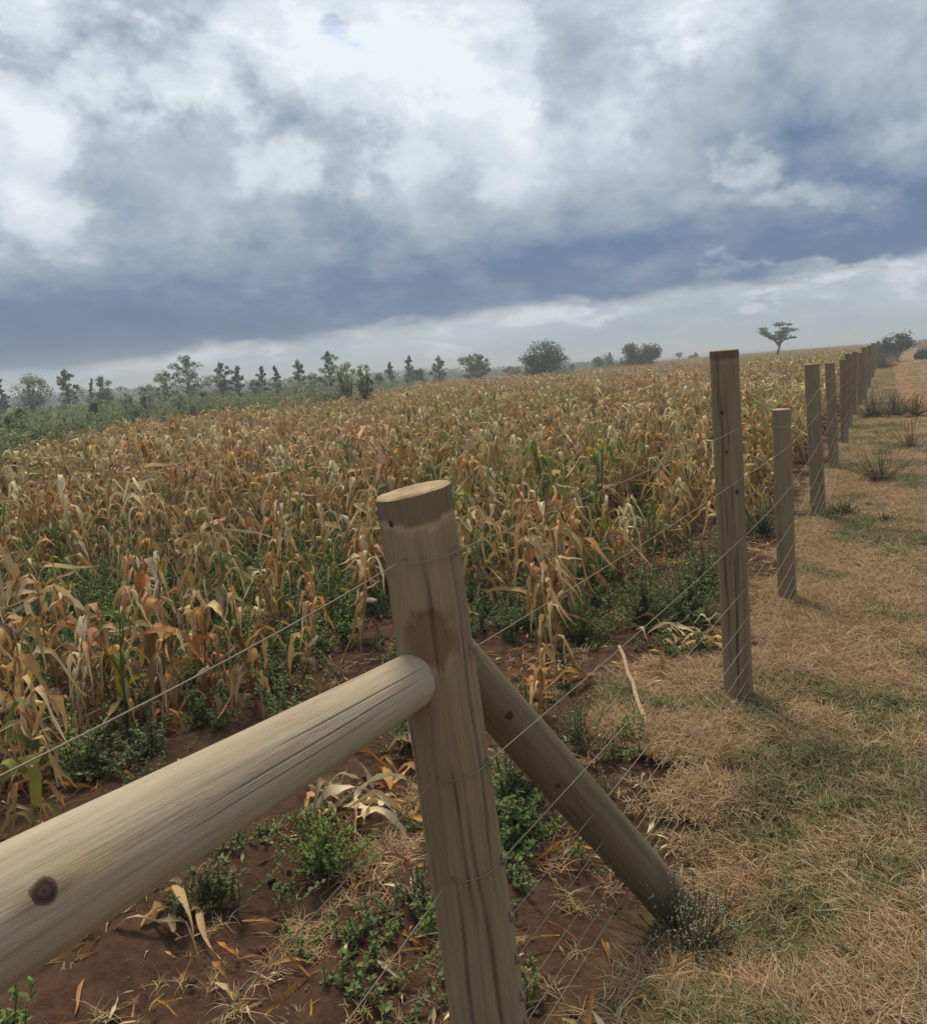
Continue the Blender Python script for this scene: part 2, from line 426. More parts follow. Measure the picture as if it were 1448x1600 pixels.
# ------------------------------------------------------------------ maize
TAN = (.58, .405, .19); RUST = (.46, .245, .09); DARK = (.17, .10, .045); STRAW = (.76, .64, .40)
OLIVE = (.24, .22, .07); GREEN = (.10, .17, .04); YELL = (.50, .36, .04); GREY = (.32, .25, .15)
def mixc(a, b, k): return tuple(a[i] * (1 - k) + b[i] * k for i in range(3))
def leaf(rg, p0, a, L, w, th0, brk, th1, c0, c1, fold=.5, twist=0.0, seg=9, soft=.14, crumple=.25):
    mb = MB(); pos = Vector(p0); v = []; c = []
    ph = rg.uniform(0, 9); da = rg.uniform(-.6, .6)
    for i in range(seg + 1):
        s = i / seg
        k = min(1, max(0, (s - brk + soft) / (2 * soft))); k = k * k * (3 - 2 * k)
        th = th0 + (th1 - th0) * k + .18 * math.sin(s * 7 + ph); aa = a + da * s
        d = Vector((math.cos(aa) * math.cos(th), math.sin(aa) * math.cos(th), math.sin(th)))
        side = Vector((-math.sin(aa), math.cos(aa), 0)); nrm = d.cross(side)
        tw = twist * s + .35 * math.sin(s * 5 + ph)
        sd = side * math.cos(tw) + nrm * math.sin(tw); nn = -side * math.sin(tw) + nrm * math.cos(tw)
        ww = w * .5 * min(1, .35 + s * 4) * max(.02, (1 - s ** 2.2)) * (1 + crumple * math.sin(s * 17 + ph))
        fo = fold + .3 * math.sin(s * 9 + ph)
        e = sd * ww * math.cos(fo) ; q = nn * ww * math.sin(fo)
        jt = [Vector((rg.gauss(0, 1), rg.gauss(0, 1), rg.gauss(0, 1))) * w * .07 for _ in range(3)]
        v += [pos - e + q + jt[0], pos + jt[1] * .4, pos + e + q + jt[2]]
        cc = mixc(c0, c1, min(1, max(0, s * 1.3 - .15)))
        m_ = 1 + rg.uniform(-.12, .12)
        c += [tuple(x * m_ for x in cc), tuple(x * m_ * 1.12 for x in cc), tuple(x * m_ for x in cc)]
        pos = pos + d * (L / seg)
    f = []
    for i in range(seg):
        b = i * 3; f += [(b, b + 1, b + 4, b + 3), (b + 1, b + 2, b + 5, b + 4)]
    mb.add(v, f, c); return mb

def maize_parts(seed, kind, h=1.0, detail=1.0):
    """returns a list of (part name, MB) for a plant of unit-ish height"""
    rg = random.Random(seed); parts = []
    lean = Vector((rg.gauss(0, .09), rg.gauss(0, .09), 1)).normalized()
    hh = h * rg.uniform(.8, 1.0)
    st = MB(); pts = []; rad = []
    for i in range(7):
        s = i / 6; pts.append(lean * hh * s + Vector((.015 * math.sin(s * 4 + seed), .015 * math.cos(s * 5 + seed), 0))); rad.append(.0105 * (1 - .65 * s))
    sc = {'brown': mixc(RUST, DARK, .4), 'tan': mixc(TAN, RUST, .5), 'pale': mixc(STRAW, TAN, .6), 'olive': mixc(OLIVE, TAN, .4), 'green': (.12, .16, .05)}[kind]
    tube(st, pts, rad, sc, 5 if detail >= 1 else 3); parts.append(('stalk', st))
    n = int(rg.randint(12, 16) * (1 if detail >= 1 else .75)); a = rg.uniform(0, 6.28)
    for i in range(n):
        s = .10 + .84 * (i + rg.uniform(-.3, .3)) / n
        s = min(.97, max(.05, s))
        p0 = pts[0].lerp(pts[-1], s); a += math.pi + rg.uniform(-.8, .8)
        pal = {'brown': [RUST, RUST, RUST, TAN, DARK, TAN, RUST], 'tan': [TAN, TAN, RUST, STRAW, TAN, DARK], 'pale': [STRAW, TAN, STRAW, TAN, GREY, RUST],
               'olive': [OLIVE, TAN, OLIVE, TAN, GREEN, RUST, STRAW], 'green': [GREEN, GREEN, OLIVE, GREEN, YELL, TAN, OLIVE]}[kind]
        c0 = rg.choice(pal); c1 = mixc(c0, rg.choice(pal), .6)
        if kind in ('olive', 'green') and rg.random() < .6: c1 = mixc(c0, TAN, .7)
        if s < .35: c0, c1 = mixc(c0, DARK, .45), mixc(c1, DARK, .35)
        if s > .75 and kind != 'green' and rg.random() < .4: c1 = mixc(c1, STRAW, .6)
        L = rg.uniform(.36, .70) * (1.05 - .45 * abs(s - .5) * 2) * (h ** .3)
        w = rg.uniform(.030, .066) * (1.25 if kind == 'brown' else 1.0)
        th0 = R(rg.uniform(48, 82)); brk = rg.uniform(.12, .45)
        th1 = R(rg.uniform(-88, -45)) if rg.random() < .8 else R(rg.uniform(-35, 5))
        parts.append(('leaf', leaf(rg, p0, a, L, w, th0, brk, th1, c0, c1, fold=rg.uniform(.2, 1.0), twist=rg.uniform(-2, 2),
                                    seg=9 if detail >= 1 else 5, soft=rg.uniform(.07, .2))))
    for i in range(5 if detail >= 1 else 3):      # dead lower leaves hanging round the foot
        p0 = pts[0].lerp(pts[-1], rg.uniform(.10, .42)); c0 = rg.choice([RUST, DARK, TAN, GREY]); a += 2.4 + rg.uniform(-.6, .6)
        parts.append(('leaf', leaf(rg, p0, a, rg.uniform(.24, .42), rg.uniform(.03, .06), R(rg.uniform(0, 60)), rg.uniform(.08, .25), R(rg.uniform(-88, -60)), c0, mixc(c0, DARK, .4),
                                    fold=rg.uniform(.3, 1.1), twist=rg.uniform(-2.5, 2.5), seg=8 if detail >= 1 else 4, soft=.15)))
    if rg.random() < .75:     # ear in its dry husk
        e = MB(); s = rg.uniform(.42, .6); p0 = pts[0].lerp(pts[-1], s); aa = rg.uniform(0, 6.28); tl = rg.uniform(-.9, .9)
        d = Vector((math.cos(aa) * math.cos(tl), math.sin(aa) * math.cos(tl), math.sin(tl)))
        ln = rg.uniform(.10, .16); q = [p0 + d * ln * k for k in (0, .15, .45, .75, 1)]
        tube(e, q, [.007, .019, .023, .016, .004], mixc(STRAW, TAN, rg.uniform(.1, .6)), 6 if detail >= 1 else 4)
        parts.append(('cob', e))
    if rg.random() < .6:
        ts = MB(); tp = pts[-1]
        for k in range(5 if detail >= 1 else 3):
            aa = rg.uniform(0, 6.28); b = rg.uniform(.2, .9)
            e1 = tp + Vector((math.cos(aa) * b * .07, math.sin(aa) * b * .07, .10)); e2 = tp + Vector((math.cos(aa) * b * .15, math.sin(aa) * b * .15, .13))
            tube(ts, [tp, e1, e2], [.003, .0025, .001], mixc(TAN, GREY, .5), 3, False)
        parts.append(('tassel', ts))
    return parts

KINDS = ['brown', 'tan', 'brown', 'pale', 'tan', 'olive', 'brown', 'pale', 'olive', 'tan', 'olive', 'green']
LAB = {'brown': 'rust brown dry maize plant with broken hanging leaves in the near rows',
       'tan': 'tan dry maize plant with bent papery leaves in the near rows',
       'pale': 'pale straw coloured dry maize plant in the near rows',
       'olive': 'half dry maize plant with olive and tan leaves in the near rows',
       'green': 'maize plant still mostly green among the dry ones in the near rows'}
maize_proto = []
def maize_thing(seed, kind, h=1.0):
    root = empty('maize_plant', (0, 0, 0))
    for nm, mb in maize_parts(seed, kind, h): mb.obj(nm, M_MAIZE, root)
    return root
def copy_thing(o):
    r_ = o.copy(); COL.objects.link(r_)
    for ch in o.children:
        c_ = ch.copy(); COL.objects.link(c_); c_.parent = r_
        for g_ in ch.children:
            d_ = g_.copy(); COL.objects.link(d_); d_.parent = c_
    return r_

rs = random.Random(11)
def edge_far(x, y):
    """True while (x,y) is inside the maize plot on its far-left side"""
    p = project((x, y, H(x, y) + .9))
    return True
def field_ok(x, y, t, a):
    if y < 1.0: return False
    az_ = math.degrees(math.atan2(x, y))
    if abs(az_) > 41: return False
    # far-left boundary of the plot (the thicket, then a hedge line that runs away to the right)
    return y < np.interp(az_, [-41, -29, -26, -22, -17, -13, -7.5, -5, -2, 3, 8, 12, 18, 41], [11, 13.5, 17, 22, 26, 27, 28.5, 50, 70, 80, 100, 130, 160, 170])
cands = []
row = 0
t = -.48
while t > -75:
    a = -25.0
    step = .215 if t > -25 else .34
    while a < 175:
        a += step * rs.uniform(.7, 1.4)
        tt_ = t + rs.gauss(0, .06); x, y = from_ta(tt_, a)
        if not field_ok(x, y, tt_, a): continue
        d = math.hypot(x, y)
        pk = .96
        if t > -.6: pk = 0 if a < 6.2 else .75
        elif t > -1.4: pk = 0 if a < 3.8 else (.35 if a < 6.5 else .95)
        elif t > -2.0: pk = (.30 if a > 1.4 else 0) if a < 4.0 else (.80 if a < 6 else .95)
        elif t > -2.6: pk = 0 if a < .9 else 1.0
        elif t > -3.4: pk = .97
        if d < 2.6: pk = 0
        # gaps where green weeds took over
        gp = mnoise.noise(Vector((x * .45, y * .45, 7)))
        if d < 12 and gp > .20: pk *= .35
        if d > 70: pk *= .75
        if rs.random() > pk: continue
        hgt = .62 + .36 * min(1, max(0, (d - 4) / 9)) + rs.gauss(0, .085)
        hgt = max(.42, hgt) * (1.0 if d > 9 else rs.uniform(.85, 1.15))
        cands.append((x, y, hgt, d))
        if d < 40 and rs.random() < .55: cands.append((x + rs.gauss(0, .06), y + rs.gauss(0, .06), hgt * rs.uniform(.75, 1.0), d))
    t -= .5 if t > -.6 else (.75 if t > -30 else .95)
# visible size
near, rest = [], []
for x, y, hg, d in cands:
    p = project((x, y, H(x, y) + hg * .5)); vis = False
    if p and -60 < p[0] < 1508 and p[1] < 1650: vis = True
    (near if vis and d < 13.5 else rest).append((x, y, hg, d))
near.sort(key=lambda q: q[3]); rest += near[285:]; near = near[:285]
prot = {}
for i, k in enumerate(KINDS): prot[i] = maize_thing(100 + i, k)
used = set()
for (x, y, hg, d) in near:
    gp = mnoise.noise(Vector((x * .3, y * .3, 21)))
    i = rs.randrange(11) if rs.random() < .88 or gp < -.1 else 11
    if i in used: o = copy_thing(prot[i])
    else: o = prot[i]; used.add(i)
    o.location = (x, y, H(x, y) - .02); o.rotation_euler = (rs.gauss(0, .07), rs.gauss(0, .07), rs.uniform(0, 6.28)); s = hg / .95
    o.scale = (s, s, s); o['label'] = LAB[KINDS[i]]; o['category'] = 'maize plant'; o['group'] = 'maize plants standing in the near rows'
LAB_JOBS = [o for o in S.objects if o.get('group') == 'maize plants standing in the near rows']
for i in prot:
    if i not in used:
        for ch in list(prot[i].children): bpy.data.objects.remove(ch)
        bpy.data.objects.remove(prot[i])

def joined(seed, kind, detail, nm):
    mb = MB()
    for _, p_ in maize_parts(seed, kind, 1.0, detail): mb.join(p_)
    return mb.obj(nm, M_MAIZE, link=False)
mid = [r_ for r_ in rest if r_[3] < 26]; far = [r_ for r_ in rest if r_[3] >= 26]
mk = ['brown', 'tan', 'pale', 'tan', 'olive', 'brown', 'tan', 'olive', 'pale', 'pale', 'olive', 'tan']
def mscatter(nm, L, protos, label):
    scatter(nm, protos, [(x, y, H(x, y) - .02) for x, y, h, d in L], [(rs.gauss(0, .07), rs.gauss(0, .07), rs.uniform(0, 6.28)) for _ in L],
            [h / .95 for x, y, h, d in L], [rs.randrange(len(protos)) for _ in L], label, 'maize')
mscatter('maize_field', mid, [joined(300 + i, k, 1.0, 'maize_source') for i, k in enumerate(mk)], 'dense dry maize standing beyond the nearest rows')
mscatter('far_maize_field', far, [joined(400 + i, k, .5, 'far_maize_source') for i, k in enumerate(mk)], 'distant dry maize that reaches the skyline and the tree line')
# the plot across the track, seen at the right edge
L2 = []
for k in range(34000):
    t_ = rs.uniform(5.0, 30); a_ = rs.uniform(45, 150); x, y = from_ta(t_, a_)
    L2.append((x, y, rs.uniform(.95, 1.25), 80))
mscatter('maize_field_across_track', L2, [joined(500 + i, k, .5, 'track_maize_source') for i, k in enumerate(mk[:6])], 'dry maize plot across the track at the right edge')

# distinctive plants
def hero(px, py, hgt, seed, kind, label, extra=None, rz=None):
    p = at_z(px, py, 0); p.z = H(p.x, p.y) - .01
    o = maize_thing(seed, kind); o.location = p; s = hgt / .95; o.scale = (s, s, s); o.rotation_euler = (0, 0, rs.uniform(0, 6.28) if rz is None else rz)
    if extra:
        for q in extra: q.obj('leaf', M_MAIZE, o)
    tag(o, label, 'maize plant'); return o
def ylf(seed, a, z0, col, L=.34, w=.06, th0=60):
    rg = random.Random(seed)
    return leaf(rg, (0, 0, z0), a, L, w, R(th0), .25, R(-80), col, mixc(col, YELL, .5), fold=.25, twist=.4, soft=.12)
hero(1022, 885, .55, 801, 'green', 'bright green maize stalk with broken top left of the tall second post', [ylf(1, 3.4, .35, GREEN, .4, .07), ylf(2, -.3, .55, (.2, .26, .1), .4)], 0)
hero(960, 890, .62, 802, 'olive', 'maize plant with one orange yellow leaf left of the bright green stalk', [ylf(3, 4.5, .45, YELL, .36, .055)], 0)
hero(935, 850, .95, 803, 'green', 'green maize plant with yellow leaves in the field between the two big posts', [ylf(4, 3.7, .8, YELL, .3, .05), ylf(5, -.6, .85, YELL, .3, .05), ylf(6, 1.0, .7, GREEN, .45, .07)], 0)
hero(862, 870, .95, 804, 'green', 'green and yellow maize plant right of the leaning post top', [ylf(7, 3.4, .8, YELL, .3, .05), ylf(8, 4.7, .75, (.16, .2, .07), .45, .07), ylf(9, 5.6, .6, (.16, .2, .07), .45, .07)], 0)
hero(742, 900, .82, 805, 'olive', 'maize plant with hanging yellow leaf just right of the leaning post', [ylf(10, 3.9, .72, (.3, .32, .05), .34, .07, 35), ylf(11, 4.5, .7, YELL, .3, .06, 30)], 0)
hero(350, 985, .86, 806, 'pale', 'pale straw maize plant standing taller than its neighbours on the left', None, 1.0)
hero(180, 1140, .70, 807, 'brown', 'rust brown maize clump with wide curling leaves at the left field edge', [ylf(12, 1, .4, RUST, .5, .06), ylf(13, 3, .5, TAN, .5, .06), ylf(14, 5, .45, RUST, .5, .06)], .5)
hero(95, 1110, .72, 808, 'brown', 'rust brown maize plant at the far left of the nearest row', None, 2.5)
hero(400, 1115, .62, 809, 'brown', 'dark brown withered maize plant above the pale rail', None, 3.5)
hero(330, 1110, .66, 821, 'brown', 'rust maize plant with narrow curled leaves above the pale rail', None, 1.5)
hero(470, 1085, .58, 822, 'tan', 'tan withered maize plant above the pale rail near its joint', None, .4)
hero(250, 1150, .60, 823, 'tan', 'tan maize clump at the near field edge left of the rail', None, 5.2)
hero(870, 1065, .60, 810, 'tan', 'dry tan maize plant alone on bare soil between the two big posts', None, 4.0)
hero(845, 1130, .42, 824, 'brown', 'low collapsed brown maize plant behind the diagonal brace', None, 1.1)
hero(560, 1015, .66, 811, 'tan', 'tan maize plant just left of the leaning post', None, .2)
hero(48, 1315, .62, 812, 'olive', 'low maize plant with broad olive leaf at the left edge', [ylf(15, -.5, .42, (.2, .21, .06), .55, .10), ylf(16, .3, .5, TAN, .5, .06), ylf(17, 3.2, .4, (.18, .2, .05), .4, .08)], 0)

# ------------------------------------------------------------------ weeds, grass
def weed_mb(seed, h=.25, n=16, leafc=(.055, .12, .03), ll=.03, spread=1.0, flowers=False):
    rg = random.Random(seed); mb = MB()
    for i in range(n):
        a = rg.uniform(0, 6.28); th = R(rg.uniform(25, 88)); L = h * rg.choice((.5, .8, 1.0, 1.25)) * rg.uniform(.8, 1.15); p = Vector((rg.gauss(0, .02), rg.gauss(0, .02), 0)); pts = [p.copy()]
        for k in range(5):
            th2 = th + .05 * k; d = Vector((math.cos(a) * math.cos(th2) * spread, math.sin(a) * math.cos(th2) * spread, math.sin(th2)))
            p = p + d * L / 5; pts.append(p.copy()); a += rg.gauss(0, .15)
        tube(mb, pts[::2] + [pts[-1]], .0016, (.12, .13, .05), 3, False)
        m = int(24 + 90 * h)
        for k in range(m):
            s = rg.uniform(.25, 1.0) * 5; j = min(4, int(s)); q = pts[j].lerp(pts[j + 1], s - j)
            aa = rg.uniform(0, 6.28); tt_ = rg.uniform(-.5, .9); l_ = ll * rg.uniform(.6, 1.3); w_ = l_ * rg.uniform(.16, .34)
            d = Vector((math.cos(aa) * math.cos(tt_), math.sin(aa) * math.cos(tt_), math.sin(tt_))); sd = Vector((-math.sin(aa), math.cos(aa), rg.uniform(-.5, .5)))
            m_ = rg.uniform(.6, 1.5); cc = (leafc[0] * m_ * rg.uniform(.8, 1.3), leafc[1] * m_, leafc[2] * m_)
            mb.add([q, q + d * l_ * .5 + sd * w_, q + d * l_, q + d * l_ * .5 - sd * w_], [(0, 1, 2, 3)], cc)
        if flowers:
            for k in range(5):
                q = pts[-1] + Vector((rg.gauss(0, .014), rg.gauss(0, .014), rg.gauss(.005, .01)))
                tube(mb, [q, q + Vector((0, 0, .004))], [.0032, .002], (.38, .36, .25), 5)
    return mb
def tuft_mb(seed, n, L, cols, flat=.5, w=.0022):
    rg = random.Random(seed); mb = MB()
    for i in range(n):
        a = rg.uniform(0, 6.28); th = R(rg.uniform(20, 85)) * (1 - flat) + R(rg.uniform(0, 30)) * flat
        p = Vector((rg.gauss(0, .018), rg.gauss(0, .018), 0)); l_ = L * rg.uniform(.4, 1.2); v = []; sd = Vector((-math.sin(a), math.cos(a), rg.uniform(-.6, .6))).normalized()
        bend = rg.uniform(.2, 1.6); cc = rg.choice(cols); m_ = rg.uniform(.7, 1.25); cc = tuple(x * m_ for x in cc)
        for k in range(4):
            s = k / 3; ww = w * (1 - .8 * s)
            v += [p - sd * ww, p + sd * ww]
            t2 = th - bend * s; d = Vector((math.cos(a) * math.cos(t2), math.sin(a) * math.cos(t2), math.sin(t2))); p = p + d * l_ / 3; a += rg.gauss(0, .25)
            if p.z < .002: p.z = .002
        mb.add(v, [(0, 1, 3, 2), (2, 3, 5, 4), (4, 5, 7, 6)], cc)
    return mb
DRYG = [(.48, .36, .20), (.40, .27, .14), (.54, .43, .27), (.30, .18, .09), (.43, .28, .15)]
GRG = [(.16, .165, .065), (.21, .20, .085), (.13, .145, .055), (.32, .27, .14), (.36,.29,.17)]
def protos(nm, mk_, k): return [mk_(900 + i).obj(nm, M_GRASS, link=False) for i in range(k)]
dry_p = [tuft_mb(900 + i, 30, rs.uniform(.045, .10), DRYG, rs.uniform(.5, .97), .0017).obj('dry_tuft_source', M_GRASS, link=False) for i in range(8)]
grn_p = [tuft_mb(930 + i, 26, rs.uniform(.03, .07), GRG, rs.uniform(.2, .6)).obj('green_tuft_source', M_GRASS, link=False) for i in range(6)]
ptsD, ptsG = [], []
def nval(x, y, sc, o): return mnoise.fractal(Vector((x * sc, y * sc, o)), .8, 2, 3)
for k in range(190000):
    # denser close by
    a = rs.uniform(-1.0, 1.0); a = .6 + 62 * rs.random() ** 2.7; t_ = rs.uniform(-.8, 3.4) if a > 6 else rs.uniform(-.9, 1.6)
    x, y = from_ta(t_, a)
    if y < .35: continue
    p = project((x, y, 0))
    if not p or not (-80 < p[0] < 1600) or p[1] > 1700: continue
    ed = t_ + .30 * nval(x, y, 2.2, 3) - .03
    if math.hypot(x - 1.05, y - 3.55) < .55: ed += .6
    elif a < 3.2: ed -= .20
    if ed < -.05 and rs.random() > .012 + .10 * max(0, nval(x, y, 1.7, 44) - .15): continue
    patch = nval(x, y, 2.2, 9)
    if patch > (.42 if a > 3.2 else .22) and rs.random() < .85: continue
    if .95 < t_ < 3.0 and a > 15 + 2 * nval(x, y, .5, 8) and rs.random() < .97: continue
    gr = nval(x, y, 1.3, 15) + .25 * math.exp(-((t_ - .75) / .35) ** 2)
    far_s = 1.0 + .03 * a
    (ptsG if gr > .25 + rs.gauss(0, .12) else ptsD).append((x, y, H(x, y) + .012, far_s))
for nm, L, pr, lb in (('dry_grass', ptsD, dry_p, 'short trampled straw coloured grass on the verge beside the fence'), ('green_grass', ptsG, grn_p, 'short olive green grass growing in patches on the verge')):
    scatter(nm, pr, [q[:3] for q in L], [(rs.gauss(0, .12), rs.gauss(0, .12), rs.uniform(0, 6.28)) for _ in L], [q[3] * rs.uniform(.6, 1.25) for q in L],
            [rs.randrange(len(pr)) for _ in L], lb, 'grass')
# litter of dead leaves and straw over the soil inside the fence
lit_p = []
for i in range(10):
    rg = random.Random(600 + i); mb = MB()
    if i < 6:
        c_ = rg.choice([TAN, RUST, STRAW, GREY, TAN]); mb = leaf(rg, (-.1, 0, .012), 0, rg.uniform(.08, .26), rg.uniform(.008, .026), R(8), .5, R(-6), c_, mixc(c_, DARK, .3), fold=.6, twist=1.5, seg=6)
    else:
        mb = tuft_mb(700 + i, 14, .12, DRYG, .95, .0018)
    lit_p.append(mb.obj('litter_source', M_GRASS, link=False))
L = []
for k in range(34000):
    x = rs.uniform(-4.5, 5); y = .5 + 9 * rs.random() ** 1.3; t_ = tcoord(x, y)
    if t_ > .15 or t_ < -8: continue
    if nval(x, y, 2.0, 31) < -.08 + rs.gauss(0, .22): continue
    L.append((x, y, H(x, y) + .01))
scatter('maize_litter', lit_p, L, [(rs.gauss(0, .15), rs.gauss(0, .15), rs.uniform(0, 6.28)) for _ in L], [rs.uniform(.25, .9) for _ in L], [rs.randrange(6) if rs.random() < .62 else rs.randrange(6, 10) for _ in L],
        'dead leaves and straw scattered over the red soil inside the fence', 'litter')
import bmesh
clod_p = []
M_CLOD = mat_plain('soil_clod', (.085, .046, .028), .95)
for i in range(5):
    bm = bmesh.new(); bmesh.ops.create_icosphere(bm, subdivisions=2, radius=1.0)
    for v_ in bm.verts: v_.co *= 1 + .45 * mnoise.noise(v_.co * 1.3 + Vector((i * 7, 0, 0))); v_.co.z *= .6
    me = bpy.data.meshes.new('clod_source'); bm.to_mesh(me); bm.free(); me.materials.append(M_CLOD); clod_p.append(bpy.data.objects.new('clod_source', me))
L = []
for k in range(16000):
    x = rs.uniform(-4.5, 4); y = .5 + 8 * rs.random() ** 1.2; t_ = tcoord(x, y)
    if t_ > .2 or t_ < -7: continue
    L.append((x, y, H(x, y) + .002))
scatter('soil_clods', clod_p, L, [(rs.uniform(0, .5), rs.uniform(0, .5), rs.uniform(0, 6.28)) for _ in L], [.004 + .013 * rs.random() ** 3 for _ in L], [rs.randrange(5) for _ in L],
        'small red brown clods of earth on the bare soil inside the fence', 'soil clods')
# green weeds among the rows
wp = [weed_mb(650 + i, rs.uniform(.14, .26), 12, rs.choice([(.12, .18, .05), (.14, .20, .06), (.10, .155, .055)]), .019).obj('weed_source', M_WEED, link=False) for i in range(7)]
L = []
for k in range(10000):
    x = rs.uniform(-8, 6); y = 1.2 + 13 * rs.random(); t_ = tcoord(x, y)
    if t_ > -1.0 or (y < 3.2 and rs.random() < .75) or (t_ > -2.0 and y < 4.5 and rs.random() < .7): continue
    gp = mnoise.noise(Vector((x * .45, y * .45, 7)))
    if gp + rs.gauss(0, .12) < -.02 and rs.random() > .22: continue
    L.append((x, y, H(x, y)))
scatter('green_weeds', wp, L, [(rs.gauss(0, .1), rs.gauss(0, .1), rs.uniform(0, 6.28)) for _ in L], [rs.uniform(.6, 1.4) for _ in L], [rs.randrange(len(wp)) for _ in L],
        'green weeds growing between the maize rows', 'weeds')
sp_ = [weed_mb(690 + i, .07, 6, (.13, .17, .06), .014, 1.6).obj('seedling_source', M_WEED, link=False) for i in range(4)]
L = []
for k in range(2600):
    x = rs.uniform(-4, 3.5); y = .8 + 5 * rs.random(); t_ = tcoord(x, y)
    if t_ > -.1 or nval(x, y, 1.4, 61) + rs.gauss(0, .12) < .10: continue
    L.append((x, y, H(x, y)))
scatter('weed_seedlings', sp_, L, [(0, 0, rs.uniform(0, 6.28)) for _ in L], [rs.uniform(.5, 1.4) for _ in L], [rs.randrange(4) for _ in L],
        'low green seedlings scattered over the bare soil inside the fence', 'weeds')

def clump(px, py, h, label, seed, n=22, col=(.055, .13, .03), ll=.035, spread=1.0, name='weed_clump', cat='weed', flowers=False, group=None):
    p = at_z(px, py, 0); col = (col[0] * 1.5 + .045, col[1] * 1.05 + .04, col[2] * 1.2 + .018); n = int(n * 2.2); ll = ll * .44; spread = spread * 1.3; o = weed_mb(seed, h, n, col, ll, spread, flowers).obj(name, M_WEED); o.location = (p.x, p.y, H(p.x, p.y)); tag(o, label, cat, group); return o
clump(510, 1355, .16, 'green weed clump on the soil below the middle of the pale rail', 1, 30, (.06, .14, .035))
clump(325, 1420, .12, 'dim green weed under the pale rail at its lower side', 2, 24, (.05, .10, .03))
clump(640, 1175, .17, 'green weed tuft between rail and leaning post', 3, 22, (.06, .13, .03))
clump(805, 1265, .20, 'broad green weed clump between leaning post and diagonal brace', 4, 34, (.06, .14, .035), .045)
clump(800, 1320, .14, 'lower green weed under the diagonal brace near the leaning post', 5, 24, (.05, .12, .03), .045)
clump(915, 1000, .22, 'rounded green weed clump left of the soil patch by the dry stalk', 6, 30, (.06, .14, .03), .04)
clump(1010, 985, .30, 'leafy green weed patch left part between field and second post', 7, 36, (.06, .14, .03), .045)
clump(1075, 965, .34, 'leafy green weed patch right part beside the second post', 8, 40, (.055, .13, .03), .045)
clump(1100, 925, .32, 'green weed behind the leafy patch near the second post', 9, 36, (.05, .12, .03), .045)
clump(1190, 835, .34, 'green weed growing between second and third post', 10, 34, (.07, .13, .04), .045)
clump(900, 1165, .20, 'thin feathery green weed behind the diagonal brace', 11, 26, (.07, .11, .035), .02)
clump(430, 1085, .22, 'green weed at the foot of the maize above the rail', 12, 26, (.05, .11, .03))
clump(150, 1215, .16, 'broad leaved weed on bare soil right of the left edge maize', 13, 24, (.055, .11, .035), .05)
clump(230, 1190, .10, 'low green weed on soil above the rail', 14, 22, (.05, .10, .03), .045)
clump(655, 1430, .12, 'small grassy weed at the foot of the view left of the leaning post', 15, 24, (.07, .12, .05), .03)
clump(950, 1185, .10, 'small stalky weed just above the diagonal brace', 16, 12, (.08, .11, .04), .02)
clump(1085, 1440, .17, 'weed with tiny white flower heads at the foot of the diagonal brace', 17, 46, (.075, .09, .05), .016, 1.3, 'flowering_weed', 'weed', True)
clump(245, 930, .34, 'green weed patch in the gap of the maize on the left', 18, 36, (.05, .12, .035), .045)
clump(330, 925, .34, 'green weed patch left of the taller pale maize plant', 19, 36, (.045, .11, .035), .045)
# verge shrubs
clump(1376, 755, .34, 'grey green bush on the grass verge beside the fourth post', 30, 40, (.06, .075, .035), .035, 1.2, 'verge_shrub', 'shrub')
clump(1422, 700, .42, 'brown twiggy bush on the verge near the right edge', 31, 30, (.13, .10, .06), .03, 1.0, 'verge_shrub', 'shrub')
clump(1318, 805, .14, 'low green tussock at the fence foot behind the fourth post', 32, 30, (.06, .075, .03), .03, 1.4, 'verge_shrub', 'shrub')
clump(1382, 817, .08, 'tiny green tussock on the verge below the grey green bush', 33, 20, (.06, .085, .035), .025, 1.2, 'verge_shrub', 'shrub')
clump(1362, 655, .52, 'left green shrub of the row crossing the verge', 34, 50, (.06, .08, .035), .05, 1.2, 'verge_shrub', 'shrub')
clump(1395, 652, .42, 'middle green shrub of the row crossing the verge', 35, 50, (.06, .08, .035), .05, 1.6, 'verge_shrub', 'shrub')
clump(1430, 650, .40, 'right green shrub of the row crossing the verge', 36, 50, (.075, .085, .035), .05, 1.6, 'verge_shrub', 'shrub')
clump(1368, 574, 1.0, 'dark shrub on the verge just right of the far fence posts', 37, 60, (.06, .075, .035), .09, 1.4, 'verge_shrub', 'shrub')
clump(1380, 577, .8, 'dark shrub between the far posts and the red track', 38, 60, (.06, .07, .03), .09, 1.6, 'verge_shrub', 'shrub')

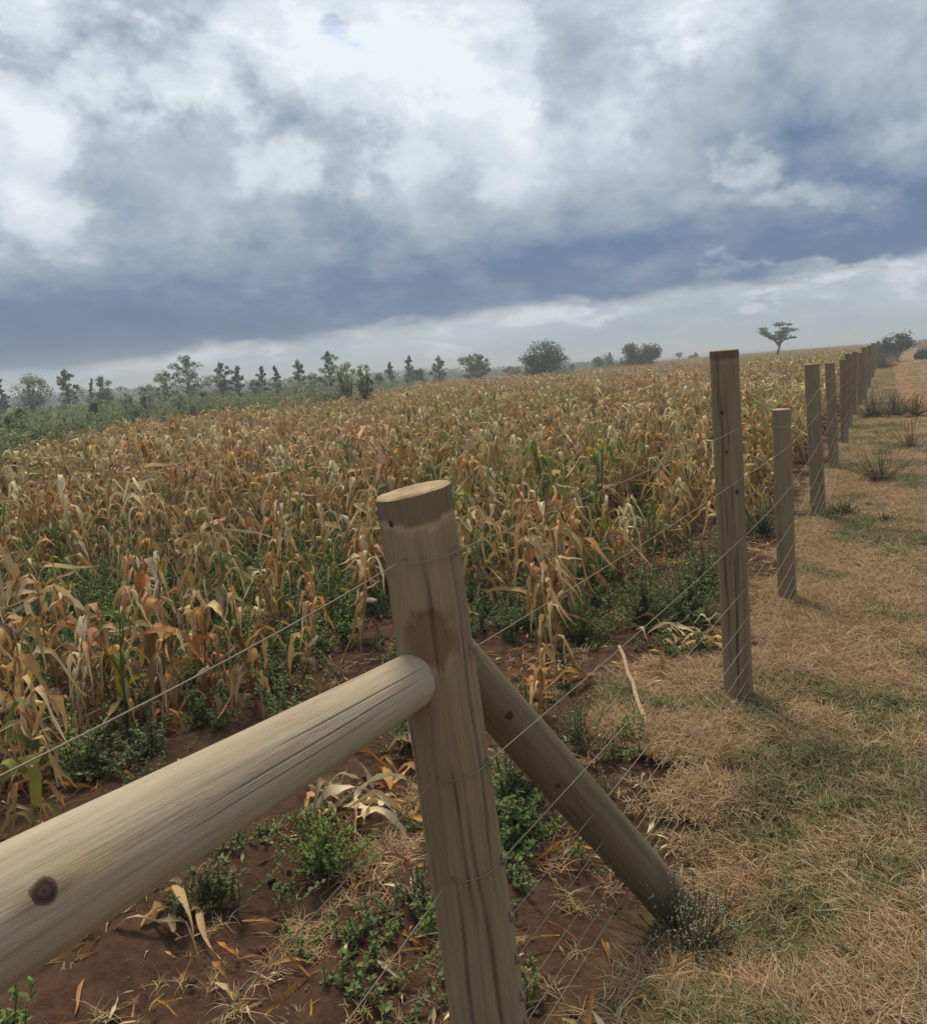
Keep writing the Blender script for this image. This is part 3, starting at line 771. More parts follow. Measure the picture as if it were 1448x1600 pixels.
# dry stalk lying / leaning on the soil, heaps of dead leaves, plastic scrap
sb = MB(); p1 = at_z(1010, 1135, .03); p0 = at_z(968, 1010, .16); pts = [p1.lerp(p0, k / 8) + Vector((.004 * math.sin(k * 2.1), 0, .004 * math.cos(k * 3))) for k in range(9)]
tube(sb, pts, [.011, .012, .010, .0115, .0095, .011, .009, .010, .007], (.42, .30, .16), 8)
tag(sb.obj('dry_stalk', M_STALK), 'bare dry maize stalk lying slanted on the red soil left of second post', 'stalk')
def heap(px, py, n, rad, seed, label, cols):
    p = at_z(px, py, 0); root = empty('leaf_heap', (p.x, p.y, H(p.x, p.y))); rg = random.Random(seed)
    for i in range(n):
        c_ = rg.choice(cols)
        q = leaf(rg, (rg.gauss(0, rad), rg.gauss(0, rad), rg.uniform(.01, .06)), rg.uniform(0, 6.28), rg.uniform(.14, .34), rg.uniform(.02, .045), R(rg.uniform(5, 50)), rg.uniform(.2, .6), R(rg.uniform(-50, -10)),
                 c_, mixc(c_, DARK, .3), fold=rg.uniform(.2, .9), twist=rg.uniform(-2.5, 2.5))
        for k in range(len(q.v)):
            x_, y_, z_ = q.v[k]; q.v[k] = (x_, y_, max(z_, .006))
        q.obj('leaf', M_MAIZE, root)
    tag(root, label, 'dead leaves'); return root
heap(575, 1265, 30, .09, 1, 'heap of curled dead maize leaves on the ground left of the leaning post', [TAN, GREY, STRAW, RUST])
heap(270, 1440, 16, .08, 2, 'few dead maize leaves on the ground below the pale rail', [TAN, GREY, RUST])
heap(1085, 1005, 22, .12, 3, 'dead maize leaves and stalks lying left of the second post', [STRAW, TAN, GREY])
heap(640, 1205, 12, .08, 4, 'small scatter of dead leaves behind the rail joint', [TAN, RUST, GREY])
heap(875, 1085, 14, .09, 5, 'collapsed dry leaves around the lone maize plant', [TAN, RUST, DARK])
pb = MB(); rg = random.Random(4); v = []; n_ = 9
for j in range(n_):
    for i in range(n_): v.append(((i / 8 - .5) * .12, (j / 8 - .5) * .07, .012 + .02 * abs(mnoise.noise(Vector((i * .6, j * .6, 2)))) + rg.uniform(0, .005)))
pb.add(v, [(j * n_ + i, j * n_ + i + 1, (j + 1) * n_ + i + 1, (j + 1) * n_ + i) for j in range(n_ - 1) for i in range(n_ - 1)], (1, 1, 1))
o = pb.obj('plastic_scrap', M_PLASTIC); p = at_z(1060, 1138, 0); o.location = (p.x, p.y, H(p.x, p.y) + .005); o.rotation_euler = (0, 0, .4); tag(o, 'crumpled whitish plastic scrap on the soil beside the dry stalk', 'litter')

# ------------------------------------------------------------------ fence
fence = empty('wire_fence', (0, 1.7, 0)); tag(fence, 'wire fence with round wooden posts and braces between maize field and verge', 'fence')
FO = Vector((0, 1.7, 0))
def pole(name, mat, A, B_, r0, r1, seed, na=48, nl=60, cracks=6, label=None, top_tilt=(0, 0), knots=(), scar=None, peel=None, capA=False, capB=True, tone=1.0, xcr=()):
    """round pole from A to B; local z is its axis, so the grain runs along it"""
    A, B_ = Vector(A), Vector(B_); ax = B_ - A; Ln = ax.length; q = ax.to_track_quat('Z', 'Y'); rg = random.Random(seed)
    cr = [(rg.uniform(0, 6.28), rg.uniform(0, .7), rg.uniform(.15, .5), rg.uniform(.3, 1.0)) for _ in range(cracks)] + list(xcr)
    v = []; c = []
    for j in range(nl + 1):
        s = j / nl; z = Ln * s
        for k in range(na):
            a = 2 * math.pi * k / na; r_ = r0 + (r1 - r0) * s
            r_ *= 1 + .035 * mnoise.noise(Vector((math.cos(a) * 1.2, math.sin(a) * 1.2, z * 2 + seed))) + .012 * mnoise.noise(Vector((math.cos(a) * 5, math.sin(a) * 5, z * 5 + seed)))
            col = tone
            for (ca, cs, cl, cd) in cr:
                if cs < s < cs + cl:
                    cc = ca + (.10 if nl < 200 else .05) * math.sin(z * 3 + ca * 5) + (.03 if nl < 200 else .006) * math.sin(z * 17 + ca)
                    da = abs((a - cc + math.pi) % (2 * math.pi) - math.pi); wd = .040 * cd * math.sin(math.pi * (s - cs) / cl) + (.016 if na < 250 else .006)
                    if da < wd * 1.6:
                        e = max(0, 1 - da / (wd * 1.6)) * min(1, 2.5 * math.sin(math.pi * (s - cs) / cl)); r_ -= e * (.0045 if na < 250 else .0022); col *= 1 - .62 * e
            cl_ = (col, col, col)
            zz_ = z
            if s > .999: zz_ = z + top_tilt[0] * math.cos(a) * r_ + top_tilt[1] * math.sin(a) * r_
            elif s > .86: zz_ = z + (top_tilt[0] * math.cos(a) + top_tilt[1] * math.sin(a)) * r_ * (s - .86) / .14
            if scar: cl_, r_ = scar(a, Ln - z, r_, cl_)
            if peel: cl_, r_ = peel(a, Ln - z, r_, cl_)
            v.append((math.cos(a) * r_, math.sin(a) * r_, zz_)); c.append(cl_)
    f = [(j * na + k, j * na + (k + 1) % na, (j + 1) * na + (k + 1) % na, (j + 1) * na + k) for j in range(nl) for k in range(na)]
    mb = MB(); mb.add(v, f, c)
    o = mb.obj(name, mat, fence); o.location = A - FO; o.rotation_mode = 'QUATERNION'; o.rotation_quaternion = q
    if label: o['label'] = label
    def cap(j, sgn):
        ring = v[j * na:(j + 1) * na]; cx = sum(p[2] for p in ring) / na
        vv_ = [(0, 0, cx + sgn * .004)]; ff_ = []
        for m_, rr in ((0, .35), (1, .7), (2, .96), (3, 1.0)):
            for k in range(na):
                x_, y_, z_ = ring[k]; dz = (z_ - cx) * rr
                vv_.append((x_ * rr, y_ * rr, cx + dz + sgn * (.004 if m_ < 3 else .0) + .0012 * mnoise.noise(Vector((x_ * 80 * rr, y_ * 80 * rr, 1)))))
        for k in range(na):
            t3 = (0, 1 + k, 1 + (k + 1) % na); ff_.append(t3 if sgn > 0 else t3[::-1])
            for m_ in range(3):
                b = 1 + m_ * na; q4 = (b + k, b + na + k, b + na + (k + 1) % na, b + (k + 1) % na); ff_.append(q4 if sgn > 0 else q4[::-1])
        m2 = MB(); m2.add(vv_, ff_, (1, 1, 1)); return m2.obj('sawn_end', M_CUT, o)
    if capB: cap(nl, 1)
    if capA: cap(0, -1)
    for (kz, ka, kr) in knots:       # kz measured from the top end B
        s = 1 - kz / Ln; r_ = (r0 + (r1 - r0) * s) * 1.0; kb = MB(); n3 = 14; vv_ = []; ff_ = []
        for m_, (rr, up_) in enumerate(((1.25, .0000), (1.0, .0012), (.7, .0018), (.35, .0022))):
            for k in range(n3):
                b = 2 * math.pi * k / n3; u_ = math.cos(b) * kr * rr * (1 + .12 * math.sin(3 * b)); w_ = math.sin(b) * kr * rr * 1.25
                aa = ka + u_ / r_; rad_ = r_ * 1.012 + up_
                vv_.append((math.cos(aa) * rad_, math.sin(aa) * rad_, Ln - kz + w_))
        vv_.append((math.cos(ka) * (r_ * 1.012 + .0020), math.sin(ka) * (r_ * 1.012 + .0020), Ln - kz))
        for m_ in range(3):
            for k in range(n3): ff_.append((m_ * n3 + k, m_ * n3 + (k + 1) % n3, (m_ + 1) * n3 + (k + 1) % n3, (m_ + 1) * n3 + k))
        for k in range(n3): ff_.append((3 * n3 + k, 3 * n3 + (k + 1) % n3, 4 * n3))
        kb.add(vv_, ff_, [(.26, .20, .13)] * n3 + [(.13, .09, .06)] * n3 + [(.055, .04, .03)] * n3 + [(.11, .075, .05)] * n3 + [(.05, .035, .03)]); kb.obj('knot', M_KNOT, o)
    return o
def local_angle(A, B_, P):
    """angle round the pole axis that faces point P"""
    A, B_ = Vector(A), Vector(B_); q = (B_ - A).to_track_quat('Z', 'Y'); l_ = q.inverted() @ (Vector(P) - A); return math.atan2(l_.y, l_.x)
CAMP = (0, 0, CAM_H)
def adiff(a, b): return (a - b + math.pi) % (2 * math.pi) - math.pi

# leaning strainer post
top1 = at_y(645, 768, 1.70); bot1 = at_z(785, 1790, -.02); bot1.y = 1.70
bot1 = at_y(785, 1790, 1.70); bot1.z = -.05
fa1 = local_angle(bot1, top1, CAMP)
railE = at_y(655, 1058, 1.675); railS = at_y(-230, 1560, .70)
def scar1(a, dz, r_, c_):
    # saddle cut above the rail joint: a worn brown hollow
    u = adiff(a, fa1 - .12) / .80; w = (dz - .46 * 1.0) 
    zc = .300; hh_ = .066
    e = 1 - (u * u + ((dz - zc) / hh_) ** 2)
    n_ = .55 * mnoise.noise(Vector((a * 3, dz * 22, 5))) + .2 * mnoise.noise(Vector((a * 9, dz * 70, 2)))
    if e + n_ > .0:
        k = min(1, (e + n_) * 3); r_ -= .010 * k; c_ = tuple(c_[i] * (1 - k) + (.72, .60, .52)[i] * k * c_[0] for i in range(3))
    return c_, r_
def peel1(a, dz, r_, c_):
    edge = .052 + .010 * math.sin(a * 2 + 1) + .006 * mnoise.noise(Vector((a * 3, 0, 4)))
    if dz < edge: c_ = tuple(x * .70 for x in c_); r_ *= 1.014
    elif dz < edge + .014: c_ = tuple(x * 1.4 for x in c_)
    return c_, r_
pole('strainer_post', M_POST, bot1, top1, .088, .0785, 3, 96, 150, 9, 'leaning strainer post with sawn top and worn brown hollow', (.0, .10), [(.050, fa1 - .72, .0055)], scar1, peel1, xcr=[(fa1 + .3, .05, .5, 1.2), (fa1 - .35, .0, .45, 1.0), (fa1 + .75, .3, .65, .9), (fa1 + .1, .72, .2, .7), (fa1 - .1, .3, .3, .6)])
# rail and diagonal brace
farail = local_angle(railS, railE, CAMP)
Lr = (railE - railS).length
kz = Lr * .60
for _k in range(400):
    _s = 1 - _k / 400
    _p = project(railS.lerp(railE, _s))
    if _p and _p[0] > -9999 and _p[0] < 12: kz = Lr * (1 - _s); break
def scar_r(a, dz, r_, c_):
    u = adiff(a, farail + .02) * r_; w = dz - kz
    d_ = math.sqrt((u * 1.5) ** 2 + (w * .45) ** 2); e = math.exp(-(d_ / .018) ** 2); e2 = math.exp(-((u * 1.2) ** 2 + ((w + .05) * .35) ** 2) / .022 ** 2)
    g = 1 + .06 * math.sin(d_ * 700) * math.exp(-d_ / .03)
    return tuple(c_[i] * (1 - .42 * e) * g * (1 + (.16, .08, -.10)[i] * e2) for i in range(3)), r_ + .002 * e
pole('rail', M_RAIL, railS, railE, .072, .056, 8, 300, 200, 1, 'pale smooth horizontal rail running out of the left edge', (0, 0), [(kz, farail + .02, .0115)], scar_r, None, True, True, xcr=[(farail + .15, .35, .62, .35), (farail - .25, .5, .5, .3), (farail + .45, .3, .5, .28)])
brT = at_y(700, 1015, 1.885); brB = at_z(1082, 1450, -.18)
pole('diagonal_brace', M_BRACE, brB, brT, .066, .062, 21, 72, 100, 7, 'dark diagonal brace from strainer post down to the soil', (0, 0), [(.22, local_angle(brB, brT, CAMP) + .1, .010), (.50, local_angle(brB, brT, CAMP) - .3, .007)], None, None, True, True)
# end post of the rail, behind the left frame edge
eL = railS + (railS - railE).normalized() * -.02
pole('end_post', M_POST, (railS.x - .03, railS.y - .04, -.05), (railS.x - .05, railS.y - .05, 1.36), .085, .078, 5, 40, 40, 5)

posts = []      # (base, top, radius)
def mkpost(pb, pt, w_px, zt=None):
    b = at_z(*pb, 0); t3 = at_y(*pt, b.y); r_ = w_px / F_PX * b.y / 2
    return b, t3, r_
b2, t2, r2 = mkpost((1154, 1092), (1131, 548), 44)
b3, t3_, r3 = mkpost((1230, 940), (1220, 640), 28)
b4, t4, r4 = mkpost((1279, 808), (1268, 569), 22)
b5, t5, r5 = mkpost((1303, 734), (1296, 567), 15)
posts = [(b2, t2, r2), (b3, t3_, r3), (b4, t4, r4), (b5, t5, r5)]
bb = Vector(b5); dirn = (b5 - b4); dirn.z = 0; dirn.normalize(); rg = random.Random(77)
dirn = Vector((.4625, .8866, 0)).normalized()
for k in range(26):
    bb = bb + dirn * 2.75
    b_ = Vector((bb.x + rg.gauss(0, .03), bb.y, H(bb.x, bb.y))); h__ = 1.38 + rg.gauss(0, .05) + .004 * k
    posts.append((b_, b_ + Vector((rg.gauss(0, .02), rg.gauss(0, .02), h__)), rg.uniform(.055, .068)))
for i, (b_, t_, r_) in enumerate(posts):
    fa = local_angle(b_, t_, CAMP); d_ = b_.length
    na, nl, ck = (72, 110, 8) if i == 0 else ((48, 60, 7) if i < 4 else (16, 6, 0))
    kn = [(.265, fa - .32, .008), (.44, fa - .12, .006), (.62, fa + .50, .008)] if i == 0 else []
    lb = ['tall second post with long dark cracks', 'short post lower than its neighbours', None, None][i] if i < 4 else None
    bd = Vector(b_); bd.z -= .06
    pk = None
    if i == 0:
        def pk(a, dz, rr, cc):
            if dz < .035 + .008 * math.sin(a * 1 + 2): return tuple(x * .62 for x in cc), rr * 1.015
            if dz < .048 + .008 * math.sin(a + 2): return tuple(x * 1.15 for x in cc), rr
            return cc, rr
    pole('post', M_POST, bd, t_, r_ * 1.02, r_ * .98, 40 + i, na, nl, ck, lb, (0, 0), kn, None, pk, tone=.84 if i < 4 else .74, xcr=[(fa - .55, .80, .19, 1.0), (fa - .42, .62, .28, 1.6), (fa - .05, .70, .27, .8), (fa - .6, .35, .3, .9), (fa + .25, .30, .22, 1.5), (fa + .1, .02, .3, 1.0), (fa - .3, .45, .2, .7)] if i == 0 else ([(fa + .3, .1, .85, .6)] if i in (2, 3) else []))

# wires: tied on the track side of every post
ZW = [1.225, 1.012, .76, .535, .40, .30, .21, .14, .08]
chain = []
def side_pt(b_, t_, r_, z, extra=.006):
    k = (z - b_.z) / (t_.z - b_.z); c_ = b_.lerp(t_, k); n_ = Vector((FR[0], FR[1], 0)); return c_ + n_ * (r_ + extra)
M_W = M_WIRE
for wi, z in enumerate(ZW):
    mb = MB(); pts = []
    # left run, tied across the camera face of the strainer post
    k = (z - bot1.z) / (top1.z - bot1.z); c1 = bot1.lerp(top1, k)
    nF = Vector((.9, -.436, 0)); fr = c1 + nF * .0885
    lf = c1 + Vector((-.30, -.955, 0)) * .0885
    Lend = Vector((railS.x - .03, railS.y - .05, z)) + Vector((.5, -.45, 0)) * .11
    pts = [Lend + Vector((-1.2, -1.8, 0))]
    for q in range(9): 
        s = q / 8; p_ = Lend.lerp(lf, s); p_ = Vector((p_.x, p_.y, p_.z - .012 * math.sin(math.pi * s))); pts.append(p_)
    if wi in (1, 4, 5, 6, 7, 8): pts = []
    else: pts += [c1 + Vector((math.sin(q) , -math.cos(q), .0)) * .0875 + Vector((0, 0, -.010 * (1.12 - q))) for q in np.linspace(-.30, 1.1, 9)]
    pts += [fr]
    prev = fr
    zr = z
    for i, (b_, t_, r_) in enumerate(posts[:22]):
        zz_ = z * (1.0 if i > 0 else 1.03)
        if i == 1: zz_ = min(z, 1.12 + 0.0 * z) if wi == 0 else z
        q_ = side_pt(b_, t_, r_, zz_ + (H(b_.x, b_.y)))
        n_s = 8 if i < 6 else 3
        for s_ in range(1, n_s + 1):
            s = s_ / n_s; p_ = prev.lerp(q_, s); pts.append(Vector((p_.x, p_.y, p_.z - .010 * math.sin(math.pi * s))))
        prev = q_
    tube(mb, [p - FO for p in pts], .0013, (1, 1, 1), 5, False)
    # tie twists at the strainer post
    ks = fr - FO
    tw = [ks + Vector((.010 * math.cos(a * 1.0), .004 * math.sin(a * .9), .010 * math.sin(a))) for a in np.linspace(0, 12, 30)]
    o = mb.obj('wire', M_W, fence)
    kb = MB(); tube(kb, tw, .0016, (1, 1, 1), 4, False)
    tube(kb, [ks + Vector((0, 0, -.012)), ks + Vector((.006, -.004, 0)), ks + Vector((.002, 0, .014))], .002, (1, 1, 1), 4)
    kb.obj('wire_knot', M_W, o)

# ------------------------------------------------------------------ trees
def tree_mbs(seed, h, w, style, n_leaf=4200, leafc=(.055, .075, .04), dist=0):
    rg = random.Random(seed); tr = MB(); cr = MB(); tips = []
    lean = Vector((rg.gauss(0, .05), rg.gauss(0, .05), 1))
    if style == 'acacia':
        lean = Vector((.16, 0, 1)); trunk_top = Vector((.12 * w, 0, h * .50))
        tube(tr, [(0, 0, 0), Vector((.02 * w, 0, h * .25)), trunk_top], [.035 * h, .028 * h, .02 * h], (.8, .8, .8), 6)
        for i in range(16):
            a = rg.uniform(0, 6.28); rr = w * .5 * math.sqrt(rg.random()); tip = Vector((math.cos(a) * rr + .05 * w, math.sin(a) * rr * .8, h * rg.uniform(.68, .98) - .12 * h * (rr / (w * .5)) ** 2))
            st_ = trunk_top.lerp(Vector((0, 0, h * .35)), rg.random() * .5); m_ = st_.lerp(tip, .5) + Vector((0, 0, .04 * h))
            tube(tr, [st_, m_, tip], [.013 * h, .008 * h, .003 * h], (.8, .8, .8), 4, False); tips.append((tip, w * rg.uniform(.10, .2), .28, m_))
    elif style == 'bushy':
        tube(tr, [(0, 0, 0), (0, 0, h * .3)], [.03 * h, .02 * h], (.8, .8, .8), 5)
        for i in range(26):
            a = rg.uniform(0, 6.28); e = rg.random(); rr = w * .48 * math.sqrt(1 - e * e * .85) * rg.uniform(.55, 1)
            tip = Vector((math.cos(a) * rr, math.sin(a) * rr, h * (.22 + .70 * e)))
            tube(tr, [(0, 0, h * .15), Vector((0, 0, h * .2)).lerp(tip, .6) + Vector((0, 0, .03 * h)), tip], [.012 * h, .007 * h, .002 * h], (.8, .8, .8), 4, False)
            tips.append((tip, w * rg.uniform(.10, .19), .8, Vector((0, 0, h * .3)).lerp(tip, .6)))
    else:    # feathery upright young tree
        T = lean.normalized() * h * .93
        tube(tr, [(0, 0, 0), T * .5, T], [.022 * h, .014 * h, .003 * h], (.8, .8, .8), 5)
        nb = 34
        for i in range(nb):
            s = .16 + .84 * i / nb; a = rg.uniform(0, 6.28) ; prof = (1 - s) ** .75 * 1.0 + .08 if style == 'cone' else math.sin(math.pi * min(1, s * .85 + .12)) ** .8
            l_ = w * .5 * prof * rg.uniform(.45, 1.25); up_ = rg.uniform(.25, 1.0)
            st_ = T * s; tip = st_ + Vector((math.cos(a) * l_, math.sin(a) * l_, l_ * up_)); tube(tr, [st_, st_.lerp(tip, .5) + Vector((0, 0, -.03 * l_)), tip], [.006 * h, .004 * h, .0015 * h], (.8, .8, .8), 3, False)
            tips.append((tip, max(.05 * w, l_ * .30), .75, st_.lerp(tip, .45)))
        tips.append((T, .07 * w, 1.6, T * .9))
    if w > h * .9: n_leaf = int(n_leaf * 1.9)
    per = max(1, n_leaf // len(tips))
    ls = (.030 if n_leaf < 6000 else .024) * h if style != 'acacia' else .030 * h
    ls = max(ls, .0021 * dist)
    for tip, r_, sq, m_ in tips:
        tone = rg.uniform(.7, 1.35)
        for k in range(per):
            b = m_ if rg.random() < .3 else tip
            u3 = Vector((rg.gauss(0, 1), rg.gauss(0, 1), rg.gauss(0, 1))).normalized() * rg.random() ** .5 * 1.15; q = b + Vector((u3.x * r_, u3.y * r_, u3.z * r_ * sq))
            if q.z < .03 * h: q.z = abs(q.z) + .03 * h
            aa = rg.uniform(0, 6.28); t4 = rg.uniform(-.7, 1.2) if style != 'acacia' else rg.uniform(-.5, .5); l_ = ls * rg.uniform(.5, 1.5)
            d = Vector((math.cos(aa) * math.cos(t4), math.sin(aa) * math.cos(t4), math.sin(t4))); sd = Vector((-math.sin(aa), math.cos(aa), rg.uniform(-.6, .6))) * l_ * .32
            cc = tuple(x * tone * rg.uniform(.75, 1.3) for x in leafc)
            cr.add([q - d * l_ * .5, q + sd, q + d * l_ * .5, q - sd], [(0, 1, 2, 3)], cc)
    return tr, cr
GD = (.075, .095, .055)
def tree(px, top, D, wpx, style, label, name='tree', cat='tree', seed=0, col=(.055, .075, .04), zdown=0.0):
    hy = 573 - (px - 724) * .063      # horizon row there
    q = at_y(px, hy, D); gz = H(q.x, q.y); tp = at_y(px, top, D); h_ = tp.z - gz; w_ = wpx / F_PX * D * (1.0 if style in ('cone', 'feather') else .88)
    o = empty(name, (q.x, q.y, gz)); o.rotation_euler = (0, 0, 0)
    tr, cr = tree_mbs(seed, h_, w_, style, 2600 if h_ < 3 else 4200, col, D)
    tr.obj('trunk', M_BARK, o); cr.obj('crown', M_TREE, o, smooth=False)
    tag(o, label, cat); return o
G1 = (.28, .33, .22); G2 = (.22, .27, .18); G3 = (.29, .32, .18)
TL = [
 (8, 578, 50, 26, 'cone', 'thin young tree cut by the left frame edge', G2), (48, 580, 46, 75, 'bushy', 'broad feathery tree second from the left edge', G1),
 (107, 574, 52, 52, 'cone', 'dark pointed tree with open branches left of the twin small trees', G2), (136, 588, 60, 16, 'cone', 'thin little sapling right of the dark pointed tree', G2),
 (165, 581, 55, 38, 'bushy', 'round topped dark tree left of the pale bushes', G2), (229, 598, 55, 40, 'bushy', 'low grey green tree between round topped tree and tall tree', G1),
 (262, 578, 50, 34, 'feather', 'thin pale tree leaning against the tall left tree', G1), (291, 554, 48, 62, 'feather', 'tallest feathery tree in the left part of the tree line', G1),
 (343, 564, 52, 42, 'feather', 'open crowned tree right of the tallest left tree', G2), (372, 568, 56, 30, 'cone', 'pointed tree with dense middle above the pole joint left', G2),
 (407, 569, 58, 30, 'cone', 'small dark conical tree left of centre', G2), (437, 567, 60, 20, 'cone', 'slender dark tree between two conical trees', G2),
 (463, 561, 56, 44, 'cone', 'wide conical tree left of the paired tall trees', G1), (488, 580, 58, 26, 'bushy', 'low tree right of the wide conical tree', G1),
 (515, 545, 50, 34, 'feather', 'tall leaning tree of the central pair', G1), (541, 560, 44, 50, 'bushy', 'bushy tree standing forward in the central group', G3),
 (569, 561, 43, 36, 'bushy', 'right hand bushy tree of the central group', G3), (592, 580, 70, 22, 'bushy', 'low shrub like tree right of the central group', G3), (610, 564, 75, 24, 'cone', 'small spindly tree right of the central group', G1),
 (638, 554, 80, 26, 'cone', 'isolated dark conical tree with a low side branch', G2), (654, 574, 80, 26, 'bushy', 'low dark bush touching the isolated conical tree', G2), (684, 555, 78, 32, 'cone', 'leaning pointed tree left of the twin topped tree', G1),
 (738, 553, 76, 34, 'feather', 'left stem of the pale twin topped tree', G1), (752, 552, 76, 30, 'feather', 'right stem of the pale twin topped tree', G1), (800, 572, 90, 36, 'bushy', 'low pale shrub left of the broad dark acacia', G3),
 (850, 533, 62, 96, 'bushy', 'broad dark wind swept acacia in the middle of the skyline', GD), (893, 568, 95, 14, 'bushy', 'tiny bush at the right foot of the broad dark acacia', G2),
 (940, 556, 90, 54, 'bushy', 'low spreading bush between the two acacias', G2), (953, 549, 90, 11, 'cone', 'tiny pointed tree rising from the low spreading bush', G2),
 (1000, 536, 80, 76, 'bushy', 'flat topped dark acacia left of the second post', GD), (1060, 550, 170, 11, 'acacia', 'tiny far tree on the skyline left of the second post', G2),
 (1084, 551, 170, 16, 'bushy', 'tiny far bush on the skyline nearest the second post', G2), (1213, 502, 80, 60, 'acacia', 'thin tall flat topped acacia on the skyline between the posts', G2),
 (1402, 521, 60, 66, 'bushy', 'rounded dark green bush beside the red track', (.045, .066, .034)), (1376, 538, 66, 24, 'bushy', 'small bush left of the rounded bush by the track', G2),
 (1442, 548, 62, 34, 'bushy', 'yellowish green bush at the right frame edge', (.075, .08, .035)),
 (30, 628, 38, 60, 'bushy', 'low front bush under the broad feathery tree', G3), (75, 632, 37, 60, 'bushy', 'wide green front bush near the left edge', G3), (0, 640, 38, 40, 'bushy', 'front bush cut by the left frame edge', G3),
 (150, 620, 41, 44, 'bushy', 'front bush below the dark pointed tree', G3), (192, 606, 42, 46, 'bushy', 'pale green front bush left of centre of the thicket', G3), (232, 606, 43, 46, 'bushy', 'dark front bush right of the pale green one', G2),
 (275, 612, 43, 44, 'bushy', 'front bush below the tallest left tree', G2), (318, 606, 46, 40, 'bushy', 'front bush right of the tallest left tree', G3), (398, 590, 52, 34, 'bushy', 'low bush below the conical tree', G3), (468, 592, 50, 40, 'bushy', 'low bush below the wide conical tree', G3),
 (352, 592, 52, 34, 'bushy', 'low bush below the open crowned tree', G1), (430, 594, 54, 30, 'bushy', 'low bush below the slender dark tree', G1), (505, 585, 48, 34, 'bushy', 'low bush at the foot of the tall leaning tree', G1),
]
for i, (px, top, D, w, style, lb, col) in enumerate(TL):
    if px < 330 and D < 47 and top > 600: D = {30: 17.5, 75: 18.5, 0: 17, 150: 25, 192: 27, 232: 29, 275: 30, 318: 31}[px]
    if px in (541, 569): D = 30
    tree(px, top, D, w, style, lb, {'acacia': 'acacia_tree'}.get(style, 'bush' if 'bush' in lb.split(' tree')[0].split()[-1:] or ' bush' in lb or 'shrub' in lb else 'young_tree'),
         'bush' if (' bush' in lb and 'bushy' not in lb) or 'shrub' in lb else 'tree', 2000 + i, col)
# rank undergrowth between the edge of the maize and the tree line
ug = [weed_mb(750 + i, .9, 16, rs.choice([(.24, .29, .15), (.28, .30, .16), (.20, .26, .13)]), .07).obj('undergrowth_source', M_TREE, link=False) for i in range(5)]
L = []
for k in range(16000):
    a_ = rs.uniform(-40, -1); r_ = rs.uniform(12, 75); x, y = math.sin(R(a_)) * r_, math.cos(R(a_)) * r_
    if field_ok(x, y, 0, 0) or rs.random() > .62 - .7 * nval(x, y, .2, 5): continue
    L.append((x, y, H(x, y)))
scatter('undergrowth', ug, L, [(0, 0, rs.uniform(0, 6.28)) for _ in L], [rs.uniform(.5, 1.2) for _ in L], [rs.randrange(5) for _ in L],
        'rank green undergrowth between the maize edge and the tree line', 'undergrowth')
# far woodland strip
fw = MB(); rg = random.Random(8)
for k in range(2600):
    a = R(rg.uniform(-48, 12)); D = rg.uniform(190, 330); x, y = math.sin(a) * D, math.cos(a) * D; hgt = rg.uniform(1, 3.4) * (1.0 if a < 0 else .7)
    for m_ in range(7):
        q = Vector((x + rg.gauss(0, 1.2), y + rg.gauss(0, 1.2), -1.6 + hgt * rg.random() ** .7)); s_ = rg.uniform(.35, .8); d = Vector((rg.gauss(0, 1), rg.gauss(0, 1), rg.gauss(0, .6))).normalized() * s_
        e = Vector((rg.gauss(0, 1), rg.gauss(0, 1), rg.gauss(0, 1))).normalized() * s_ * .6
        c_ = rg.uniform(.7, 1.3); fw.add([q - d, q + e, q + d, q - e], [(0, 1, 2, 3)], (.06 * c_, .078 * c_, .045 * c_))
tag(fw.obj('far_woodland', M_TREE, smooth=False), 'far low woodland behind the tree line on the left', 'woodland', kind='stuff')
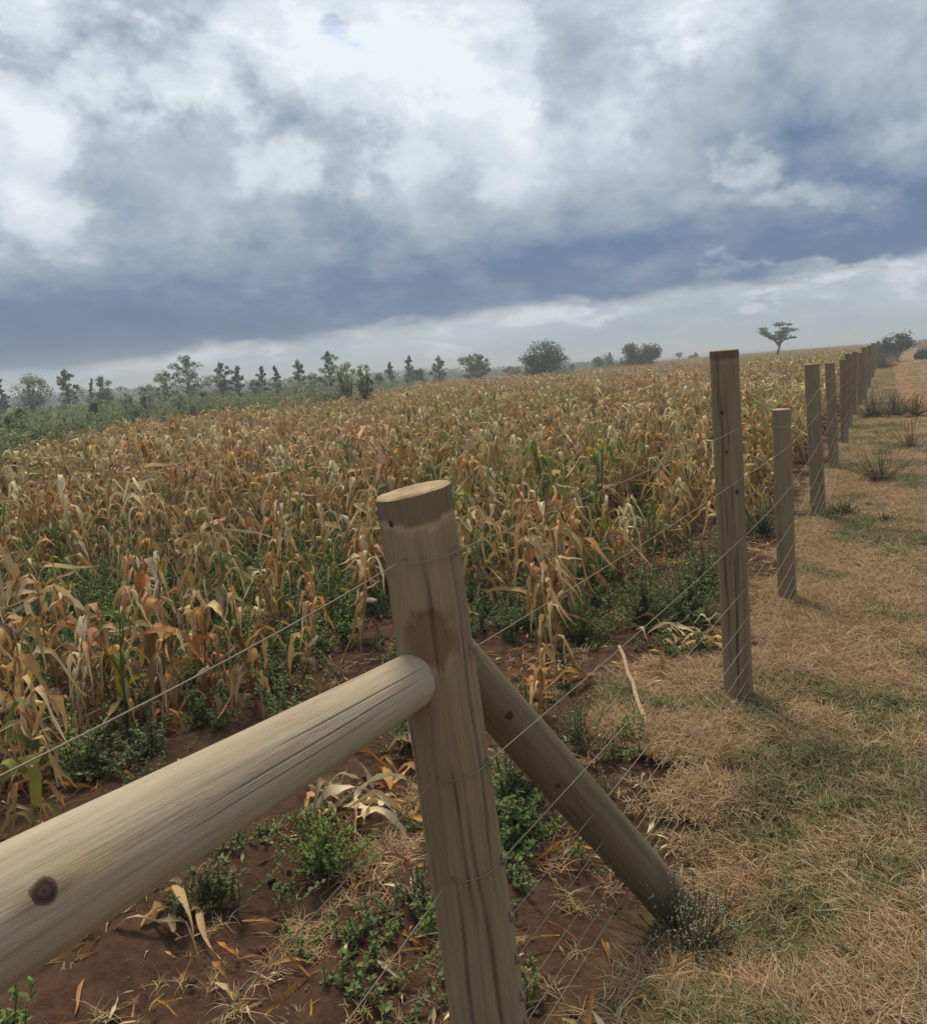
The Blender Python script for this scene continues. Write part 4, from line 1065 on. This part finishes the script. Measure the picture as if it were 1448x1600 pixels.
# distant haze
def haze(d):
    m = bpy.data.materials.new('haze_air'); m.use_nodes = True; n = m.node_tree.nodes; n.clear()
    pv = n.new('ShaderNodeVolumePrincipled'); pv.inputs['Density'].default_value = d; pv.inputs['Color'].default_value = (.88, .93, .95, 1); pv.inputs['Anisotropy'].default_value = .2
    ou = n.new('ShaderNodeOutputMaterial'); m.node_tree.links.new(pv.outputs[0], ou.inputs['Volume'])
    x0, x1, y0, y1, z0, z1 = -2600, 2600, -500, 4100, -4.5, 8.5
    v = [(x, y, z) for z in (z0, z1) for y in (y0, y1) for x in (x0, x1)]
    f = [(0, 2, 3, 1), (4, 5, 7, 6), (0, 1, 5, 4), (2, 6, 7, 3), (0, 4, 6, 2), (1, 3, 7, 5)]
    me = bpy.data.meshes.new('haze'); me.from_pydata(v, [], f); me.materials.append(m); o = bpy.data.objects.new('haze', me); COL.objects.link(o); o['kind'] = 'stuff'
    tag(o, 'thin pale haze in the air over the field', 'haze')
haze(.0026)

# a label of its own for every near maize plant that a landmark beside it can single out
LM = [('the leaning strainer post', 640, 760), ('the tall second post', 1131, 600), ('the short third post', 1222, 650), ('the bright green maize stalk', 1022, 830),
      ('the orange leaved maize plant', 960, 840), ('the yellow leaved plant', 935, 760), ('the large weed patch', 1050, 930),
      ('the tall pale maize plant', 350, 870), ('the rust brown edge clump', 190, 980), ('the lone plant on bare soil', 870, 960),
      ('the left weed gap', 260, 880), ('the left frame edge', 0, 900), ('the pale rail', 430, 1090), ('the rail joint', 600, 1000), ('the bare lying stalk', 985, 1040),
      ('the fourth post', 1270, 640), ('the top wire at left', 60, 1010)]
WORD = {'brown': 'rust brown', 'tan': 'tan', 'pale': 'pale straw', 'olive': 'half green', 'green': 'mostly green'}
seen = {}
for o in LAB_JOBS:
    l_ = o.location; p = project((l_.x, l_.y, l_.z + .45)); kd = [k for k, v_ in LAB.items() if v_ == o['label']][0]
    if not p: continue
    nm, lx, ly = min(LM, key=lambda q: math.hypot(q[1] - p[0], (q[2] - p[1]) * 1.4)); dx, dy = p[0] - lx, p[1] - ly
    rel = ('right of' if dx > 0 else 'left of') if abs(dx) > abs(dy) * 1.2 else ('above' if dy < 0 else 'below')
    seen.setdefault((kd, rel, nm), []).append((math.hypot(dx, dy), o, l_.length))
for (kd, rel, nm), L in seen.items():
    L.sort(key=lambda q: q[0]); sz = sorted(L, key=lambda q: q[0])
    for j, w_ in ((0, 'nearest'), (1, 'second nearest'), (-1, 'farthest')):
        if j < len(sz) and (j >= 0 or len(sz) > 2):
            o = sz[j][1]
            o['label'] = (WORD[kd] + ' maize plant ' + rel + ' ' + nm) if len(sz) == 1 else (WORD[kd] + ' maize plant ' + rel + ' ' + nm + ', ' + w_)
